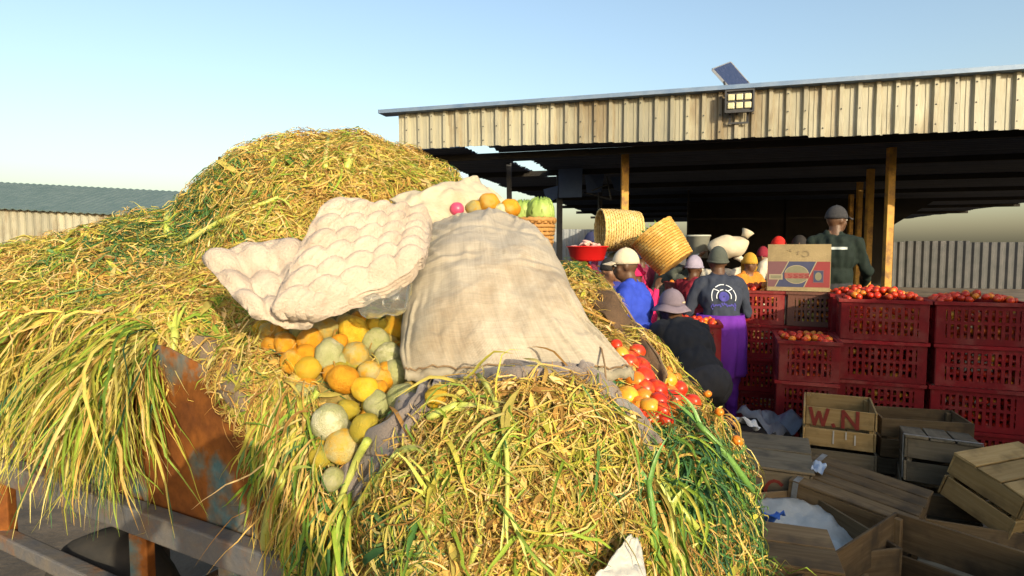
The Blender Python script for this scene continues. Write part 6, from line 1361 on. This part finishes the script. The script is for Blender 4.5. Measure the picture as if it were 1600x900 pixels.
emblem([arc(0.10, 200, 140), arc(0.10, 128, 84), arc(0.10, 72, 40), arc(0.10, 32, -20), arc(0.058, 195, 130), arc(0.058, 70, -15), arc(0.058, 118, 92), [arc(0.10, 140, 140, 1)[0], arc(0.06, 128, 128, 1)[0]], [arc(0.10, 40, 40, 1)[0], arc(0.06, 52, 52, 1)[0]]], 0.007, m_emb, 0.006, 'emblem')
emblem([arc(r, 0, 360, 20) for r in (0.012, 0.02, 0.028, 0.036)], 0.010, m_emb2, 0.004, 'emblem_centre'); emblem([[(-.09 + .018 * k, -.075 - .012 * math.sin(k)), (-.08 + .018 * k, -.085 - .01 * math.cos(k * 2))] for k in range(11)] + [[(-.10, -.10), (.10, -.105)], [(-.09, -.115), (.09, -.12)], [(-.10, -.09), (.1, -.09)]], 0.012, m_emb2, 0.004, 'emblem_scroll')
# crouching person in bucket hat
person('crouching person in black jacket and mauve bucket hat beside the heap', at(1083, 4.0), R90(18), 1.66, lean=R90(46), top=f_black, bottom=f_dk, hat='bucket', hatm=f_mauve, legs='stoop', hands=((0.18, 0.45, 0.55), (-0.18, 0.45, 0.5)), fat=1.12, voxel=0.01, head_pitch=R90(-12))
# man in green jacket
gm, upg, Mhg, Rlg = person('tall person in bottle green jacket with reflective stripe and dark cap', at(1302, 5.72, 0.29), R90(-28), 1.74, top=f_green, bottom=f_dk, hat='cap', hatm=f_dk, hands=((0.26, 0.28, 0.95), (-0.26, 0.3, 0.95)), head_yaw=R90(-50), fat=1.12, voxel=0.0105)
body_g = [c for c in gm.children if c.name.startswith('body')][0]; bvg = BVHTree.FromPolygons([v.co for v in body_g.data.vertices], [p.vertices[:] for p in body_g.data.polygons])
mb = MB(); vs = []
for i in range(13):
    x = lerp(-0.11, 0.11, i / 12)
    for z in (-.012, .012):
        o_ = upg(0, 0, 0.40) + Vector((x, -1, z)); r = bvg.ray_cast(o_, Vector((0, 1, 0))); vs.append((r[0] if r[0] is not None else o_ + Vector((0, .86, 0))) + Vector((0, -0.005, 0)))
mb.add(vs, [(2 * i, 2 * i + 2, 2 * i + 3, 2 * i + 1) for i in range(12)]); mb.build('reflective_stripe', mat('reflective_grey', (0.42, 0.46, 0.44), None, rough=.4), gm)
pt = thing('wooden_pallet', 'low wooden pallet under the person in the green jacket', 'pallet', (at(1302, 5.72)[0], 5.78, 0))
for k in range(5): slat(pt, (0, -0.24 + 0.12 * k, 0.28), (0.6, 0.10, 0.018), m_woodg)
for k in (-1, 0, 1): slat(pt, (k * 0.26, 0, 0.135), (0.08, 0.58, 0.265), m_woodg)
# people further inside
person('person carrying a big pale sack on the shoulders inside the shed', at(1122, 7.6), R90(150), 1.62, top=f_white, bottom=f_dk, skin=SKIN2, hands=((0.22, 0.05, 1.66), (-0.22, 0.05, 1.66)), voxel=0.014)
bsk = thing('carried_sack', 'pale bulging sack borne on a porter inside the shed', 'sack', at(1137, 7.45, 1.53))
mb = MB(); mb.ell((0, 0, 0.10), (0.25, 0.15, 0.14), 28, 18); mb.v = [(v[0], v[1], v[2] + 0.03 * nz((v[0] * 9, v[1] * 9, v[2] * 9)) + (0.06 * max(0, v[0] - 0.12) / .13)) for v in mb.v]; mb.build('sack_body', m_sack2, bsk, True)
mb = MB(); mb.lathe([(0.04, 0), (0.05, .04), (0.075, .09)], 14, Matrix.Translation((0.2, 0, 0.22)) @ Matrix.Rotation(0.5, 4, 'Y')); o = mb.build('sack_mouth', m_sack2, bsk, True); solid(o, .006)
gb = thing('pale_bucket', 'pale grey bucket held high left of the pale sack', 'bucket', at(1090, 7.9, 1.49)); mb = MB(); mb.lathe([(0, 0), (0.12, 0), (0.15, 0.3), (0.16, 0.3), (0.16, 0.28)], 28); mb.build('pail', mat('pale_grey_plastic', (0.34, 0.35, 0.3), (0.4, 0.4, 0.35), 4, 0.5), gb, True); mb = MB(); mb.tube([(0.155 * math.cos(a), 0, 0.29 - 0.12 * math.sin(a)) for a in np.linspace(0, math.pi, 13)], 0.005, 6); mb.build('handle', m_steel_dark, gb, True)
person('person with the pale bucket on the head', at(1090, 7.9), R90(170), 1.5, top=f_olive, bottom=f_dk, hands=((0.2, 0.02, 1.6), (-0.22, .1, .9)), voxel=0.015, eyes=False)
person('person in orange with a mustard headwrap inside the shed', at(1169, 7.2), R90(200), 1.58, top=f_orange, bottom=f_brown, hat='scarf', hatm=f_yel, skin=SKIN2, hands=((0.2, 0.3, 1.2), (-0.2, 0.3, 1.1)), voxel=0.013)
person('person in white top and red headscarf behind the carton', at(1213, 7.5), R90(190), 1.78, top=f_white, bottom=f_dk, hat='scarf', hatm=f_red, skin=SKIN2, voxel=0.014)
person('bareheaded person looking out over the carton', at(1246, 7.3), R90(180), 1.80, top=f_dred, bottom=f_dk, skin=SKIN2, voxel=0.012)
person('person in ink blue cap behind the red basin', at(926, 7.6), R90(20), 1.84, top=f_ink, bottom=f_dk, hat='cap', hatm=f_ink, voxel=0.014)
person('person in grey top deep in the shed left of the pale bucket', at(1052, 8.3), R90(160), 1.66, top=f_olive, bottom=f_dk, skin=SKIN2, voxel=0.015)
person('person in maroon deep in the shed between the two baskets', at(1003, 8.6), R90(30), 1.62, top=f_maroon, bottom=f_dk, hat='beanie', hatm=f_ink, voxel=0.015)
person('person in mustard top beside the white top behind the carton', at(1192, 8.2), R90(150), 1.66, top=f_yel, bottom=f_dk, skin=SKIN2, hat='scarf', hatm=f_dred, voxel=0.015)
# the one who takes the picture, whose shadow falls on the rusty panel
person('person in dark jacket holding up a phone, shadow on the rusty panel', (0.12, -0.44, 0), 0.0, 1.74, top=f_navy, bottom=f_dk, skin=SKIN2, hands=((-0.035, 0.36, 1.585), (-0.205, 0.36, 1.585)), voxel=0.01, group=None)
mb = MB(); mb.box((0, 0, 0), (0.155, 0.008, 0.074)); o = mb.build('phone', mat('phone_black', (0.01, 0.01, 0.012), None, rough=.2), None, False, (0.0, -0.035, 1.6)); bevel(o, 0.003); tag(o, 'dark phone held up by the person in dark jacket', 'phone')
